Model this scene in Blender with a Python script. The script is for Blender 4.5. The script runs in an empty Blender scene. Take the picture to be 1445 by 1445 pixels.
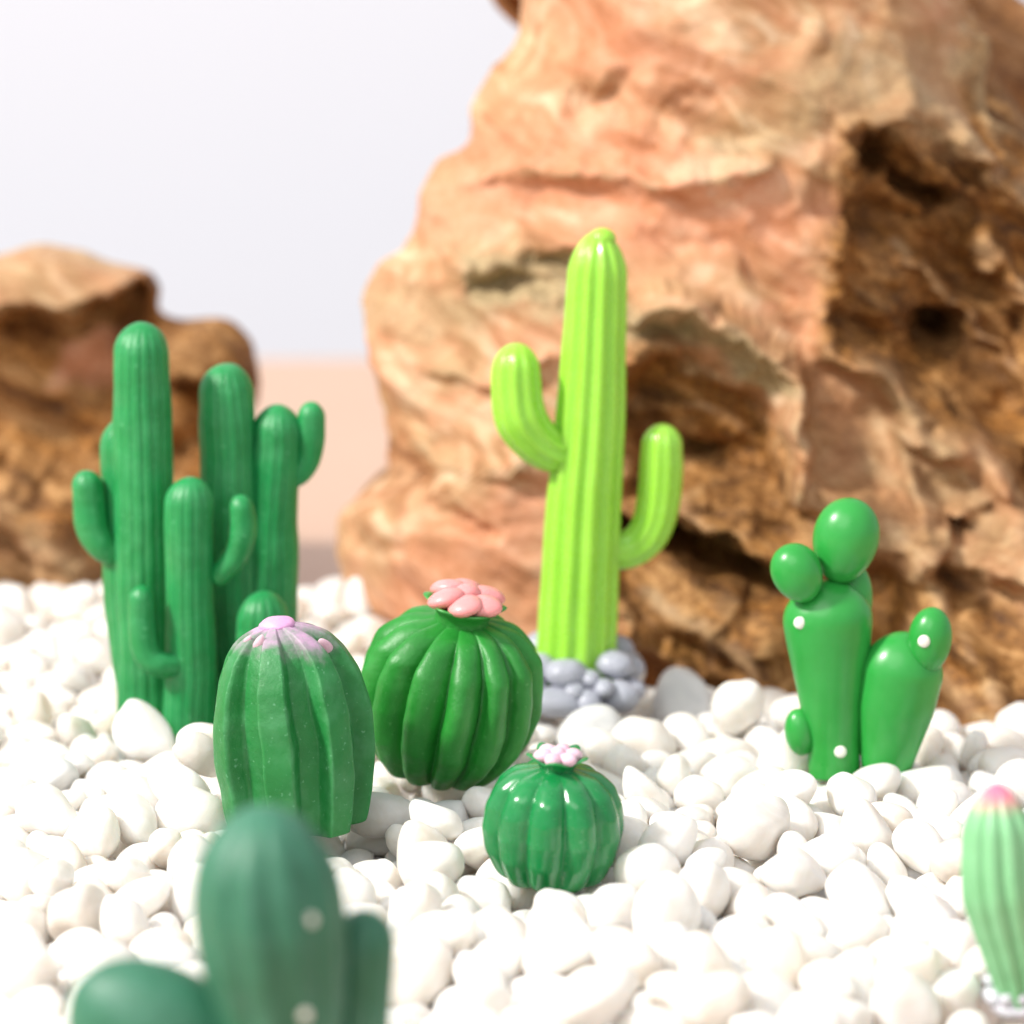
import bpy, math, random
import numpy as np
from mathutils import Vector, Matrix

# ------------------------------------------------------------------ camera, world, lamps (1 unit = 1 cm)
S = bpy.context.scene
S.unit_settings.system = 'METRIC'; S.unit_settings.scale_length = 0.01
COL = S.collection
PITCH = math.radians(11.0); CAM_H = 13.5; FPX = 4496.0          # pixels of the 1445 px photograph
cd = bpy.data.cameras.new('camera'); cam = bpy.data.objects.new('camera', cd); COL.objects.link(cam)
cd.sensor_width = 36; cd.lens = 36 * FPX / 1445; cd.clip_start = 1; cd.clip_end = 2000
cam.location = (0, 0, CAM_H); cam.rotation_euler = (math.pi/2 - PITCH, 0, 0)
cd.dof.use_dof = True; cd.dof.focus_distance = 46.5; cd.dof.aperture_fstop = 0.155
S.camera = cam
S.view_settings.view_transform = 'Standard'; S.view_settings.look = 'None'
S.view_settings.exposure = 0.16; S.view_settings.gamma = 1; S.view_settings.use_curve_mapping = False
W = bpy.data.worlds.new('World'); S.world = W; W.use_nodes = True
bg = W.node_tree.nodes['Background']; bg.inputs[0].default_value = (0.95, 0.96, 1.0, 1); bg.inputs[1].default_value = 0.70

def lamp(name, loc, target, size, power, col=(1, 1, 1), size_y=None):
    d = bpy.data.lights.new(name, 'AREA'); o = bpy.data.objects.new(name, d); COL.objects.link(o)
    d.energy = power; d.color = col; d.size = size
    if size_y: d.shape = 'RECTANGLE'; d.size_y = size_y
    else: d.shape = 'DISK'
    o.location = loc; o.rotation_euler = (Vector(target) - Vector(loc)).to_track_quat('-Z', 'Y').to_euler()
    return o
lamp('key_light', (-108, 0, 112), (0, 50, 1), 17, 345000, (1.0, 0.965, 0.91))
lamp('front_fill', (-25, -40, 75), (0, 50, 0), 80, 34000, (1.0, 0.98, 0.96))
bl = lamp('backdrop_light', (-12, 92, 95), (-6, 150, 25), 60, 15000, (0.97, 0.97, 1.0)); bl.data.spread = math.radians(110)

# ------------------------------------------------------------------ helpers
def P(u, v, y):
    """photo pixel -> world point on the upright plane at depth y (used to take measurements)"""
    x = (u - 722.5) / FPX; t = (v - 722.5) / FPX
    dy = math.cos(PITCH) - t * math.sin(PITCH); dz = -math.sin(PITCH) - t * math.cos(PITCH)
    k = y / dy
    return Vector((x * k, y, CAM_H + dz * k))
def px_cm(y): return (y * math.cos(PITCH) + CAM_H * math.sin(PITCH)) / FPX     # cm per pixel, near enough

def hash3(i, j, k, s):
    h = (i * 374761393 + j * 668265263 + k * 2147483647 + s * 974634777) & 0xffffffff
    h = ((h ^ (h >> 13)) * 1274126177) & 0xffffffff
    h = ((h ^ (h >> 16)) * 2246822519) & 0xffffffff
    return ((h ^ (h >> 15)) & 0xffffff) / float(0xffffff) * 2 - 1
def vnoise(p, seed=0):
    p = np.asarray(p, float); f = np.floor(p); t = p - f; f = f.astype(np.int64)
    t = t * t * t * (t * (t * 6 - 15) + 10); out = 0
    for a in (0, 1):
        for b in (0, 1):
            for c in (0, 1):
                w = (t[:, 0] if a else 1 - t[:, 0]) * (t[:, 1] if b else 1 - t[:, 1]) * (t[:, 2] if c else 1 - t[:, 2])
                out = out + w * hash3(f[:, 0] + a, f[:, 1] + b, f[:, 2] + c, seed)
    return out
def fbm(p, seed=0, octaves=4, gain=0.5, ridged=False):
    p = np.asarray(p, float); o = 0; a = 1.0; tot = 0
    for k in range(octaves):
        n = vnoise(p * (2.03 ** k) + 17.3 * k, seed + k)
        if ridged: n = 1 - 2 * np.abs(n)
        o = o + a * n; tot += a; a *= gain
    return o / tot

def mesh_obj(name, verts, faces, mat, parent=None, smooth=True):
    me = bpy.data.meshes.new(name); me.from_pydata([tuple(v) for v in verts], [], [tuple(f) for f in faces]); me.update()
    me.polygons.foreach_set('use_smooth', [smooth] * len(me.polygons))
    if mat: me.materials.append(mat)
    o = bpy.data.objects.new(name, me); COL.objects.link(o)
    if parent: o.parent = parent
    return o
def tag(o, label=None, cat=None, group=None, kind=None):
    if label: o['label'] = label
    if cat: o['category'] = cat
    if group: o['group'] = group
    if kind: o['kind'] = kind
    return o
def thing(name, loc, label, cat, group=None):
    o = bpy.data.objects.new(name, None); COL.objects.link(o); o.location = loc; o.empty_display_size = .5
    return tag(o, label, cat, group)

def catmull(pts, n=80):
    p = np.array(pts, float); p = np.vstack([2 * p[0] - p[1], p, 2 * p[-1] - p[-2]]); out = []
    m = len(p) - 3
    for i in range(m):
        a, b, c, d = p[i:i + 4]
        for t in np.linspace(0, 1, max(4, n // m), endpoint=(i == m - 1)):
            out.append(.5 * (2 * b + (c - a) * t + (2 * a - 5 * b + 4 * c - d) * t * t + (3 * b - a - 3 * c + d) * t ** 3))
    return np.array(out)

def rib(phi, n, amp, mode, phase=0):
    if n == 0: return np.ones_like(phi)
    s = np.abs(np.sin(n * (phi - phase) / 2))
    if mode == 'groove': return 1 - amp * (1 - s ** .35)           # flat lobes, thin cut grooves
    if mode == 'plump': return 1 - amp * (1 - s ** .8)             # pumpkin lobes
    if mode == 'wave': return 1 - amp * (.5 - .5 * np.cos(n * (phi - phase)))
    if mode == 'trap':                                            # flat-topped ribs between wide hollows
        q = .5 + .5 * np.cos(n * (phi - phase)); return 1 - amp * (1 - np.clip((q - .34) / .3, 0, 1))
    if mode == 'slab':                                            # lobes with one crisp edge, like overlapping slabs
        x = (n * (phi - phase) / (2 * math.pi)) % 1.0; return 1 - amp * (1 - np.sin(math.pi * x ** .66) ** .7)
    if mode == 'edge': return 1 - amp * (s ** 1.1)                  # sharp ridges, hollow sides
    return np.ones_like(phi)

def sweep(path, radii, nribs=0, amp=0, mode='groove', phase=0, seg=None, cap0=None, cap1=None, wob=0, seed=1, nlen=70, twist=0, squash=1.0, capk=2.0):
    """ribbed tube along a 3-D path; radii = [(fraction, r)...]; cap lengths round the ends"""
    c = catmull(path, 160); d = np.r_[0, np.cumsum(np.linalg.norm(np.diff(c, axis=0), axis=1))]; L = d[-1]
    fr = np.array([r[0] for r in radii]) * L; rr = np.array([r[1] for r in radii])
    c0 = cap0 or 0; c1 = cap1 or 0
    s = []
    if c0: s += list(c0 * (1 - np.cos(np.linspace(0, math.pi / 2, 16)))[:-1])
    s += list(np.linspace(c0, L - c1, nlen))
    if c1: s += list((L - c1 + c1 * np.sin(np.linspace(0, math.pi / 2, 18)))[1:])
    s = np.array(s)
    pos = np.stack([np.interp(s, d, c[:, k]) for k in range(3)], 1)
    # smooth radius interpolation
    ss = np.linspace(0, L, 400); rs = np.interp(ss, fr, rr); k = np.hanning(41); k /= k.sum()
    rs = np.convolve(np.pad(rs, 20, mode='edge'), k, 'valid')
    r = np.interp(s, ss, rs)
    if c0: r = r * np.where(s < c0, np.maximum(1e-4, 1 - np.clip((c0 - s) / c0, 0, 1) ** capk) ** (1 / capk), 1)
    if c1: r = r * np.where(s > L - c1, np.maximum(1e-4, 1 - np.clip((s - L + c1) / c1, 0, 1) ** capk) ** (1 / capk), 1)
    tn = np.gradient(pos, axis=0); 
    tn = np.stack([np.interp(s, d, np.gradient(c, axis=0)[:, k]) for k in range(3)], 1)
    tn /= np.linalg.norm(tn, axis=1)[:, None]
    seg = seg or (nribs * 12 if nribs else 40)
    phi = np.linspace(0, 2 * math.pi, seg, endpoint=False)
    ref = np.array([1., 0, 0]) if abs(tn[0][0]) < .8 else np.array([0, 0, 1.])
    nrm = ref - tn[0] * ref.dot(tn[0]); nrm /= np.linalg.norm(nrm)
    V = []
    for i in range(len(s)):
        nrm = nrm - tn[i] * nrm.dot(tn[i]); nrm /= np.linalg.norm(nrm); bi = np.cross(tn[i], nrm)
        f = rib(phi + twist * s[i] / L, nribs, amp, mode, phase)
        V.append(pos[i] + (r[i] * f * np.cos(phi))[:, None] * nrm + (r[i] * f * np.sin(phi) * squash)[:, None] * bi)
    V = np.concatenate(V); m = len(s)
    if wob: V = V + wob * np.stack([fbm(V * .9, seed + 10 * k, 3) for k in range(3)], 1)
    F = []
    for i in range(m - 1):
        for j in range(seg):
            j2 = (j + 1) % seg; F.append((i * seg + j, i * seg + j2, (i + 1) * seg + j2, (i + 1) * seg + j))
    F.append(tuple(range(seg - 1, -1, -1))); F.append(tuple((m - 1) * seg + j for j in range(seg)))
    return V, F

def ball(center, rad, rot=(0, 0, 0), nu=40, nv=24, egg=0.0, lump=0, seed=0, freq=1.5):
    R = np.array(Matrix.Identity(3) if rot == (0, 0, 0) else (Matrix.Rotation(rot[2], 3, 'Z') @ Matrix.Rotation(rot[1], 3, 'Y') @ Matrix.Rotation(rot[0], 3, 'X')))
    V = []; F = []
    for i in range(nv + 1):
        th = math.pi * i / nv
        for j in range(nu):
            ph = 2 * math.pi * j / nu
            z = -math.cos(th); q = math.sin(th) * (1 + egg * z)
            V.append((q * math.cos(ph) * rad[0], q * math.sin(ph) * rad[1], z * rad[2]))
    V = np.array(V)
    if lump: V = V * (1 + lump * fbm(V / np.mean(rad) * freq + seed * 7.7, seed, 3))[:, None]
    V = V @ R.T + np.array(center)
    for i in range(nv):
        for j in range(nu):
            j2 = (j + 1) % nu; F.append((i * nu + j, i * nu + j2, (i + 1) * nu + j2, (i + 1) * nu + j))
    return V, F
def join(parts):
    V = []; F = []; o = 0
    for v, f in parts:
        V.append(np.asarray(v)); F += [tuple(i + o for i in t) for t in f]; o += len(v)
    return np.concatenate(V), F

# ------------------------------------------------------------------ materials
def srgb(r, g, b):
    f = lambda c: (c / 255 / 12.92) if c / 255 <= .04045 else ((c / 255 + .055) / 1.055) ** 2.4
    return (f(r), f(g), f(b), 1)
class NT:
    def __init__(s, name):
        s.m = bpy.data.materials.new(name); s.m.use_nodes = True; s.t = s.m.node_tree; s.p = s.t.nodes['Principled BSDF']
    def n(s, typ, **kw):
        o = s.t.nodes.new(typ)
        for k, v in kw.items():
            if k.startswith('i_'):
                key = k[2:]; o.inputs[int(key) if key.isdigit() else key.replace('_', ' ')].default_value = v
            else: setattr(o, k, v)
        return o
    def l(s, a, b): s.t.links.new(a, b)
    def noise(s, scale, detail=4, rough=.55, vec=None, dist=0):
        o = s.n('ShaderNodeTexNoise'); o.inputs['Scale'].default_value = scale; o.inputs['Detail'].default_value = detail; o.inputs['Roughness'].default_value = rough
        o.inputs['Distortion'].default_value = dist
        if vec: s.l(vec, o.inputs['Vector'])
        return o.outputs['Fac']
    def ramp(s, fac, stops):
        o = s.n('ShaderNodeValToRGB'); e = o.color_ramp.elements
        while len(e) < len(stops): e.new(.5)
        for x, (pos, c) in zip(e, stops): x.position = pos; x.color = c if len(c) == 4 else (*c, 1)
        s.l(fac, o.inputs[0]); return o.outputs[0]
    def mix(s, fac, a, b, mode='MIX'):
        o = s.n('ShaderNodeMix', data_type='RGBA', blend_type=mode)
        for sock, x in ((o.inputs[0], fac), (o.inputs[6], a), (o.inputs[7], b)):
            if hasattr(x, 'is_output'): s.l(x, sock)
            else: sock.default_value = x
        return o.outputs[2]
    def math(s, op, a, b=0.0, clamp=False):
        o = s.n('ShaderNodeMath', operation=op, use_clamp=clamp)
        for sock, x in ((o.inputs[0], a), (o.inputs[1], b)):
            if hasattr(x, 'is_output'): s.l(x, sock)
            else: sock.default_value = x
        return o.outputs[0]
    def bump(s, h, strength, dist):
        o = s.n('ShaderNodeBump'); o.inputs['Strength'].default_value = strength; o.inputs['Distance'].default_value = dist
        s.l(h, o.inputs['Height']); s.l(o.outputs[0], s.p.inputs['Normal'])
    def coord(s, which='Object'): return s.n('ShaderNodeTexCoord').outputs[which]

def resin(name, col, col2, rough=.35, sss=.25, radius=(.12, .3, .12), specks=.0, speck_col=(.55, .75, .6, 1), coat=0, bump=.25, wear=0.0, wear_col=(.5, .7, .55, 1), tip=None):
    """moulded painted resin: mottled colour, dusty specks, lighter rubbed ridges; tip = (z0, z1, colour) brushed paint at the top"""
    t = NT(name); vec = t.coord()
    c = t.mix(t.ramp(t.noise(1.3, 3, .6, vec), [(.3, (0, 0, 0)), (.7, (1, 1, 1))]), col, col2)
    if wear:
        g = t.n('ShaderNodeNewGeometry').outputs['Pointiness']
        w = t.math('MULTIPLY', t.ramp(g, [(.51, (0, 0, 0)), (.60, (1, 1, 1))]), t.ramp(t.noise(5, 5, .7, vec), [(.35, (0, 0, 0)), (.7, (1, 1, 1))]))
        c = t.mix(t.math('MULTIPLY', w, wear), c, wear_col)
    if tip:
        z = t.n('ShaderNodeSeparateXYZ'); t.l(vec, z.inputs[0])
        zz = t.math('ADD', z.outputs[2], t.math('MULTIPLY', t.math('SUBTRACT', t.noise(2.5, 4, .6, vec), .5), tip[3] if len(tip) > 3 else .5))
        mr = t.n('ShaderNodeMapRange', interpolation_type='SMOOTHSTEP'); t.l(zz, mr.inputs[0]); mr.inputs[1].default_value = tip[0]; mr.inputs[2].default_value = tip[1]
        c = t.mix(mr.outputs[0], c, tip[2])
    if specks:
        n1 = t.ramp(t.noise(14, 2, .5, vec), [(.66, (0, 0, 0)), (.74, (1, 1, 1))])
        n2 = t.ramp(t.noise(2.2, 4, .6, vec), [(.45, (0, 0, 0)), (.75, (.35, .35, .35))])
        c = t.mix(t.math('MULTIPLY', t.math('ADD', n1, n2, True), specks), c, speck_col)
    t.l(c, t.p.inputs['Base Color'])
    r = t.math('ADD', t.math('MULTIPLY', t.math('SUBTRACT', t.noise(6, 4, .6, vec), .5), .25), rough); t.l(r, t.p.inputs['Roughness'])
    t.p.inputs['Subsurface Weight'].default_value = sss; t.p.inputs['Subsurface Radius'].default_value = radius; t.p.inputs['Subsurface Scale'].default_value = 1
    t.p.inputs['Coat Weight'].default_value = coat; t.p.inputs['Coat Roughness'].default_value = .12
    if bump: t.bump(t.math('ADD', t.noise(9, 5, .6, vec), t.math('MULTIPLY', t.noise(40, 2, .5, vec), .25)), bump, .03)
    return t.m

def stone_white(name, tone=1.0):
    t = NT(name); vec = t.coord()
    oi = t.n('ShaderNodeObjectInfo').outputs['Random']; isl = t.n('ShaderNodeNewGeometry').outputs['Random Per Island']
    rnd = t.math('FRACT', t.math('ADD', oi, t.math('MULTIPLY', isl, 7.31)))
    base = t.ramp(rnd, [(0, (.80, .77, .73)), (.5, (.86, .84, .81)), (.80, (.84, .80, .75)), (.9, (.80, .73, .65)), (1, (.64, .635, .62))])
    v = t.ramp(t.noise(1.6, 5, .6, vec, .8), [(.3, (.90, .87, .83)), (.6, (1, 1, 1))])
    c = t.mix(1.0, base, v, 'MULTIPLY')
    t.l(c, t.p.inputs['Base Color']); t.p.inputs['Roughness'].default_value = .42
    t.p.inputs['Subsurface Weight'].default_value = .75; t.p.inputs['Subsurface Radius'].default_value = (.42, .36, .30); t.p.inputs['Subsurface Scale'].default_value = 1
    t.bump(t.math('ADD', t.noise(5, 6, .65, vec), t.math('MULTIPLY', t.noise(30, 3, .6, vec), .2)), .3, .05)
    return t.m
M = {}
M['pebble'] = stone_white('white_marble_pebble')
def grey_quartz(name):
    t = NT(name); vec = t.coord()
    c = t.ramp(t.noise(1.2, 5, .6, vec, 1), [(.3, (.56, .56, .56)), (.7, (.72, .71, .69))])
    t.l(c, t.p.inputs['Base Color']); t.p.inputs['Roughness'].default_value = .38
    t.p.inputs['Subsurface Weight'].default_value = .6; t.p.inputs['Subsurface Radius'].default_value = (.5, .48, .45); t.p.inputs['Subsurface Scale'].default_value = 1
    t.bump(t.noise(6, 5, .6, vec), .25, .04)
    return t.m
M['quartz'] = grey_quartz('translucent_quartz_pebble')
M['multi'] = resin('matte_emerald_resin', srgb(18, 124, 62), srgb(28, 142, 76), .42, .4, specks=.4, speck_col=srgb(120, 200, 150), wear=.35, wear_col=srgb(120, 205, 150), bump=.3)
M['chalk'] = resin('chalky_green_resin', srgb(16, 110, 44), srgb(32, 126, 60), .52, .2, specks=.5, speck_col=srgb(120, 180, 140), wear=.4, wear_col=srgb(120, 185, 140), bump=.45, tip=(2.62, 3.2, srgb(206, 156, 198), .8))
M['barrel'] = resin('leaf_green_resin', srgb(24, 118, 34), srgb(38, 138, 48), .43, .3, specks=.22, speck_col=srgb(120, 190, 120), wear=.5, wear_col=srgb(120, 190, 120), bump=.4)
M['small'] = resin('glossy_emerald_resin', srgb(8, 118, 58), srgb(14, 132, 66), .24, .25, specks=.12, coat=.3, bump=.12, wear=.2, wear_col=srgb(110, 190, 140))
M['lime'] = resin('lime_green_resin', srgb(146, 208, 60), srgb(154, 214, 72), .28, .4, (.5, .5, .12), coat=.25, bump=.05)
M['pear'] = resin('glossy_mid_green_resin', srgb(40, 148, 58), srgb(50, 158, 68), .33, .3, coat=.15, bump=.05)
M['dark'] = resin('dusty_bottle_green_resin', srgb(36, 98, 70), srgb(54, 116, 90), .5, .2, specks=.3, bump=.2, speck_col=srgb(130, 170, 160))
M['mint'] = resin('mint_green_resin', srgb(138, 196, 146), srgb(122, 184, 130), .4, .2, (.2, .25, .2), bump=.1, tip=(2.32, 2.66, srgb(240, 120, 150), .25))
M['pinkp'] = resin('coral_pink_paint', srgb(236, 142, 142), srgb(242, 160, 158), .35, .35, (.4, .2, .2), bump=.1)
M['palepink'] = resin('pale_pink_paint', srgb(228, 168, 190), srgb(238, 202, 216), .35, .35, (.4, .3, .3), bump=.1)
M['lilac'] = resin('lilac_paint', srgb(222, 166, 208), srgb(214, 158, 204), .5, .2, (.3, .2, .3), bump=.2)
M['dot'] = resin('cream_white_paint', srgb(246, 244, 228), srgb(250, 248, 240), .4, .2, (.3, .3, .3), bump=0)
M['grey'] = resin('lavender_grey_resin', srgb(158, 160, 170), srgb(172, 174, 186), .34, .25, (.2, .2, .2), bump=.1)
M['chip'] = resin('white_speckled_grit', srgb(226, 226, 230), srgb(200, 200, 208), .6, .1, specks=.3, speck_col=srgb(70, 66, 60), bump=.6)

# ------------------------------------------------------------------ table and backdrop
TABLE_Z = -1.45
def plain(name, col, col2, rough, sc):
    t = NT(name); vec = t.coord()
    t.l(t.mix(t.noise(sc, 5, .6, vec), col, col2), t.p.inputs['Base Color']); t.p.inputs['Roughness'].default_value = rough
    t.bump(t.noise(sc * 20, 3, .5, vec), .1, .02)
    return t.m
tb = mesh_obj('tabletop', [(-80, 10, TABLE_Z), (80, 10, TABLE_Z), (80, 103, TABLE_Z), (-80, 103, TABLE_Z), (-80, 10, TABLE_Z - 3), (80, 10, TABLE_Z - 3), (80, 103, TABLE_Z - 3), (-80, 103, TABLE_Z - 3)],
              [(0, 1, 2, 3), (7, 6, 5, 4), (0, 4, 5, 1), (1, 5, 6, 2), (2, 6, 7, 3), (3, 7, 4, 0)], plain('peach_laminate', srgb(204, 169, 145), srgb(198, 163, 139), .5, .1), smooth=False)
tag(tb, kind='structure')
bd = mesh_obj('backdrop', [(-160, 150, -60), (160, 150, -60), (160, 150, 160), (-160, 150, 160), (-160, 152, -60), (160, 152, -60), (160, 152, 160), (-160, 152, 160)],
              [(0, 1, 2, 3), (7, 6, 5, 4), (0, 4, 5, 1), (1, 5, 6, 2), (2, 6, 7, 3), (3, 7, 4, 0)], plain('white_paper', (.585, .58, .61, 1), (.60, .595, .625, 1), .9, .02), smooth=False)
tag(bd, kind='structure')

# ------------------------------------------------------------------ figurines
class Fig:
    """measures a figurine in photo pixels on its own upright plane, in coordinates local to its base"""
    def __init__(s, name, u, v, y, label, cat='cactus figurine', group='miniature resin cacti'):
        s.y = y; s.o = P(u, v, y); s.k = px_cm(y); s.root = thing(name, s.o, label, cat, group)
    def p(s, u, v, dy=0.0):
        q = P(u, v, s.y) - s.o; return (q.x, dy, q.z)
    def part(s, name, vf, mat, parent=None, label=None):
        o = mesh_obj(name, vf[0], vf[1], mat, parent or s.root)
        if label: o['label'] = label
        return o
    def col(s, name, pts, w, mat, nribs=14, amp=.07, mode='groove', cap=None, parent=None, seed=1, phase=0, wob=.05, cap0=None, **kw):
        """pts: (u, v, dy) bottom to top; w: [(fraction, half width px)]"""
        path = [s.p(*q) for q in pts]; rad = [(a, b * s.k) for a, b in w]
        c1 = (cap or w[-1][1] * 1.15) * s.k
        return s.part(name, sweep(path, rad, nribs, amp, mode, phase, cap1=c1, cap0=cap0 * s.k if cap0 else None, wob=wob, seed=seed, **kw), mat, parent)
    def on(s, part, u, v):
        """the point of a part's front that shows at this photo pixel"""
        from mathutils.bvhtree import BVHTree
        me = part.data; t = BVHTree.FromPolygons([w.co for w in me.vertices], [list(q.vertices) for q in me.polygons])
        a = Vector((0, 0, CAM_H)) - s.o; d = (Vector(s.p(u, v)) - a).normalized()
        h = t.ray_cast(a, d)[0]; return tuple(h) if h else s.p(u, v)
    def dot(s, parent, u, v, r=9):
        q = s.on(parent, u, v); k = r * s.k
        return s.part('white_spot', ball(q, (k, k * .55, k), nu=20, nv=12), M['dot'], parent)

# --- cluster of columns, left
f = Fig('column_cactus', 225, 1005, 51.6, 'emerald green cactus of several upright columns with short arms, before the low rock')
m = M['multi']
f.col('stem', [(212, 1040, 0), (206, 800, 0), (201, 455, 0)], [(0, 45), (.4, 44), (.75, 41), (1, 38)], m, 17, .05, seed=2)
s2 = f.col('stem', [(215, 1040, .3), (190, 850, .35), (178, 590, .4)], [(0, 44), (.4, 46), (1, 42)], m, 17, .05, seed=3)
s3 = f.col('stem', [(276, 1045, -.75), (274, 850, -.75), (272, 662, -.75)], [(0, 37), (1, 33.5)], m, 15, .05, seed=4)
s4 = f.col('stem', [(330, 1040, .7), (322, 800, .7), (312, 521, .7)], [(0, 46), (.5, 43), (1, 38)], m, 17, .05, seed=5)
s5 = f.col('stem', [(362, 1040, .8), (374, 840, .8), (387, 582, .8)], [(0, 48), (.5, 41), (1, 33.5)], m, 17, .05, seed=6)
s6 = f.col('stem', [(374, 1040, -.8), (376, 930, -.8), (377, 821, -.8)], [(0, 38), (1, 35)], m, 14, .07, seed=7)
f.col('arm', [(178, 786, .1), (146, 772, 0), (127, 735, 0), (122, 660, 0)], [(0, 16), (.25, 22), (.5, 24), (1, 21.5)], m, 8, .03, seed=8)
f.col('arm', [(272, 914, -.85), (240, 914, -1.12), (216, 890, -1.15), (211, 806, -1.15)], [(0, 16), (.3, 18), (.6, 19), (1, 17)], m, 8, .03, seed=9)
f.col('arm', [(306, 805, -.7), (320, 795, -.75), (339, 767, -.75), (346, 730, -.75), (342, 686, -.75)], [(0, 15), (.3, 18), (.6, 19), (1, 17)], m, 8, .03, seed=10, cap0=14)
f.col('arm', [(396, 690, .8), (421, 676, .8), (434, 645, .8), (436, 578, .8)], [(0, 16), (.3, 18), (.6, 20), (1, 18.5)], m, 8, .03, seed=11)

# --- chalky cactus with a lilac top
f = Fig('ribbed_cactus', 412, 1165, 45.0, 'upright deep-ribbed green cactus with lilac painted top and pale drips, beside the pink-flowered round one')
cx = 408
body_path = [f.p(418, 1168), f.p(412, 1040), f.p(393, 878)]
V, F = sweep(body_path, [(0, 97 * f.k), (.12, 104 * f.k), (.37, 114 * f.k), (.58, 112 * f.k), (.75, 101 * f.k), (.86, 86 * f.k), (.95, 64 * f.k), (1, 44 * f.k)], 7, .25, 'trap', math.radians(262), seg=280, cap0=.12, cap1=.3, wob=.07, seed=21, nlen=90, capk=2.2)
rb = f.part('body', (V, F), M['chalk'])
cap_ = f.part('flower', join([ball(f.p(391, 879), (25 * f.k, 25 * f.k, 10 * f.k), (0, math.radians(-5), 0), egg=-.25, lump=.13, seed=4)]), M['lilac'])
for (u, v, w, h, r) in ((366, 908, 7.5, 17, .35), (457, 912, 11, 15, -.35), (350, 903, 4.5, 9, .6)):
    f.part('paint_drip', ball(f.on(rb, u, v), (w * f.k, w * f.k * .55, h * f.k), (math.radians(28), r, 0), egg=-.35), M['palepink'])

# --- big barrel cactus with a pink flower
f = Fig('barrel_cactus', 636, 1095, 47.7, 'large round green ribbed cactus with a coral pink flower, leaning slightly to the right')
ctr = Vector(f.p(634, 985, 0)); R_ = 126 * f.k
tilt = Matrix.Rotation(math.radians(9), 3, 'Y') @ Matrix.Rotation(math.radians(10), 3, 'X')
prof = [(0, 66), (.06, 84), (.16, 106), (.3, 124), (.48, 133), (.64, 131), (.8, 119), (.92, 92), (1, 54)]
V, F = sweep([(0, 0, -118 * f.k), (0, 0, 0), (0, 0, 124 * f.k)], [(a, b * f.k) for a, b in prof], 13, .25, 'slab', math.pi * .5 + .16, seg=13 * 24, cap0=.14, cap1=.15, wob=.06, seed=31, nlen=110)
V = V @ np.array(tilt).T + np.array(ctr); f.part('body', (V, F), M['barrel'])
top = ctr + tilt @ Vector((0, 0, 119 * f.k))
Tm = np.array(tilt)
# calyx: a short flared green collar with scalloped sepals
n = 60; cv = []; cf = []
for i, (rr, zz, sc) in enumerate([(40, -4, 0), (37, 8, 0), (41, 17, .03), (49, 24, .06), (54, 29, .1), (46, 28, .08), (34, 20, .1), (5, 16, 0)]):
    for j in range(n):
        a = 2 * math.pi * j / n; q = 1 + sc * math.cos(6 * a + .4)
        cv.append((rr * q * math.cos(a) * f.k, rr * q * math.sin(a) * f.k, (zz + sc * 18 * math.cos(6 * a + .4)) * f.k))
for i in range(7):
    for j in range(n): cf.append((i * n + j, i * n + (j + 1) % n, (i + 1) * n + (j + 1) % n, (i + 1) * n + j))
f.part('calyx', (np.array(cv) @ Tm.T + np.array(top), cf), M['barrel'])
pet = []
for j in range(6):
    a = 2 * math.pi * j / 6 + .5 + .12 * math.sin(j * 2.3)
    loc = top + tilt @ Vector((31 * f.k * math.cos(a), 31 * f.k * math.sin(a), (36 + 3 * math.cos(3 * a)) * f.k))
    pet.append(ball(loc, (28 * f.k, 25 * f.k, 13.5 * f.k), (math.radians(10), math.radians(9), a), nu=28, nv=18, lump=.07, seed=j))
pet.append(ball(top + tilt @ Vector((0, 0, 43 * f.k)), (19 * f.k, 18 * f.k, 13 * f.k), nu=28, nv=18, lump=.06, seed=12))
f.part('flower', join(pet), M['pinkp'])

# --- small glossy barrel cactus
f = Fig('barrel_cactus', 790, 1240, 42.8, 'small squat glossy green ribbed cactus with a pale pink flower, half set into the pebbles')
ctr = Vector(f.p(781, 1165, 0))
prof = [(0, 62), (.12, 80), (.3, 95), (.5, 101), (.68, 97), (.84, 85), (.94, 64), (1, 42)]
V, F = sweep([(0, 0, -86 * f.k), (0, 0, 0), (0, 0, 88 * f.k)], [(a, b * f.k) for a, b in prof], 10, .16, 'plump', math.pi * .5 + .17, seg=10 * 22, cap0=.16, cap1=.12, wob=.03, seed=41, nlen=100)
tilt = Matrix.Rotation(math.radians(3), 3, 'Y') @ Matrix.Rotation(math.radians(5), 3, 'X'); Tm = np.array(tilt)
V = V @ Tm.T + np.array(ctr); f.part('body', (V, F), M['small'])
top = ctr + tilt @ Vector((0, 0, 80 * f.k)); cv = []; cf = []
for i, (rr, zz, sc) in enumerate([(27, 0, 0), (24, 8, .0), (29, 17, .12), (38, 23, .2), (37, 25, .2), (27, 19, .1), (4, 14, 0)]):
    for j in range(n):
        a = 2 * math.pi * j / n; q = 1 + sc * math.cos(5 * a + 1.9)
        cv.append((rr * q * math.cos(a) * f.k, rr * q * math.sin(a) * f.k, (zz + sc * 26 * math.cos(5 * a + 1.9)) * f.k))
for i in range(6):
    for j in range(n): cf.append((i * n + j, i * n + (j + 1) % n, (i + 1) * n + (j + 1) % n, (i + 1) * n + j))
f.part('calyx', (np.array(cv) @ Tm.T + np.array(top), cf), M['small'])
pet = []
for j in range(6):
    a = 2 * math.pi * j / 6 + .2
    pet.append(ball(top + tilt @ Vector((21 * f.k * math.cos(a), 21 * f.k * math.sin(a), 25 * f.k)), (14 * f.k, 12 * f.k, 10 * f.k), (0, 0, a), nu=24, nv=14, lump=.06, seed=j))
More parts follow.
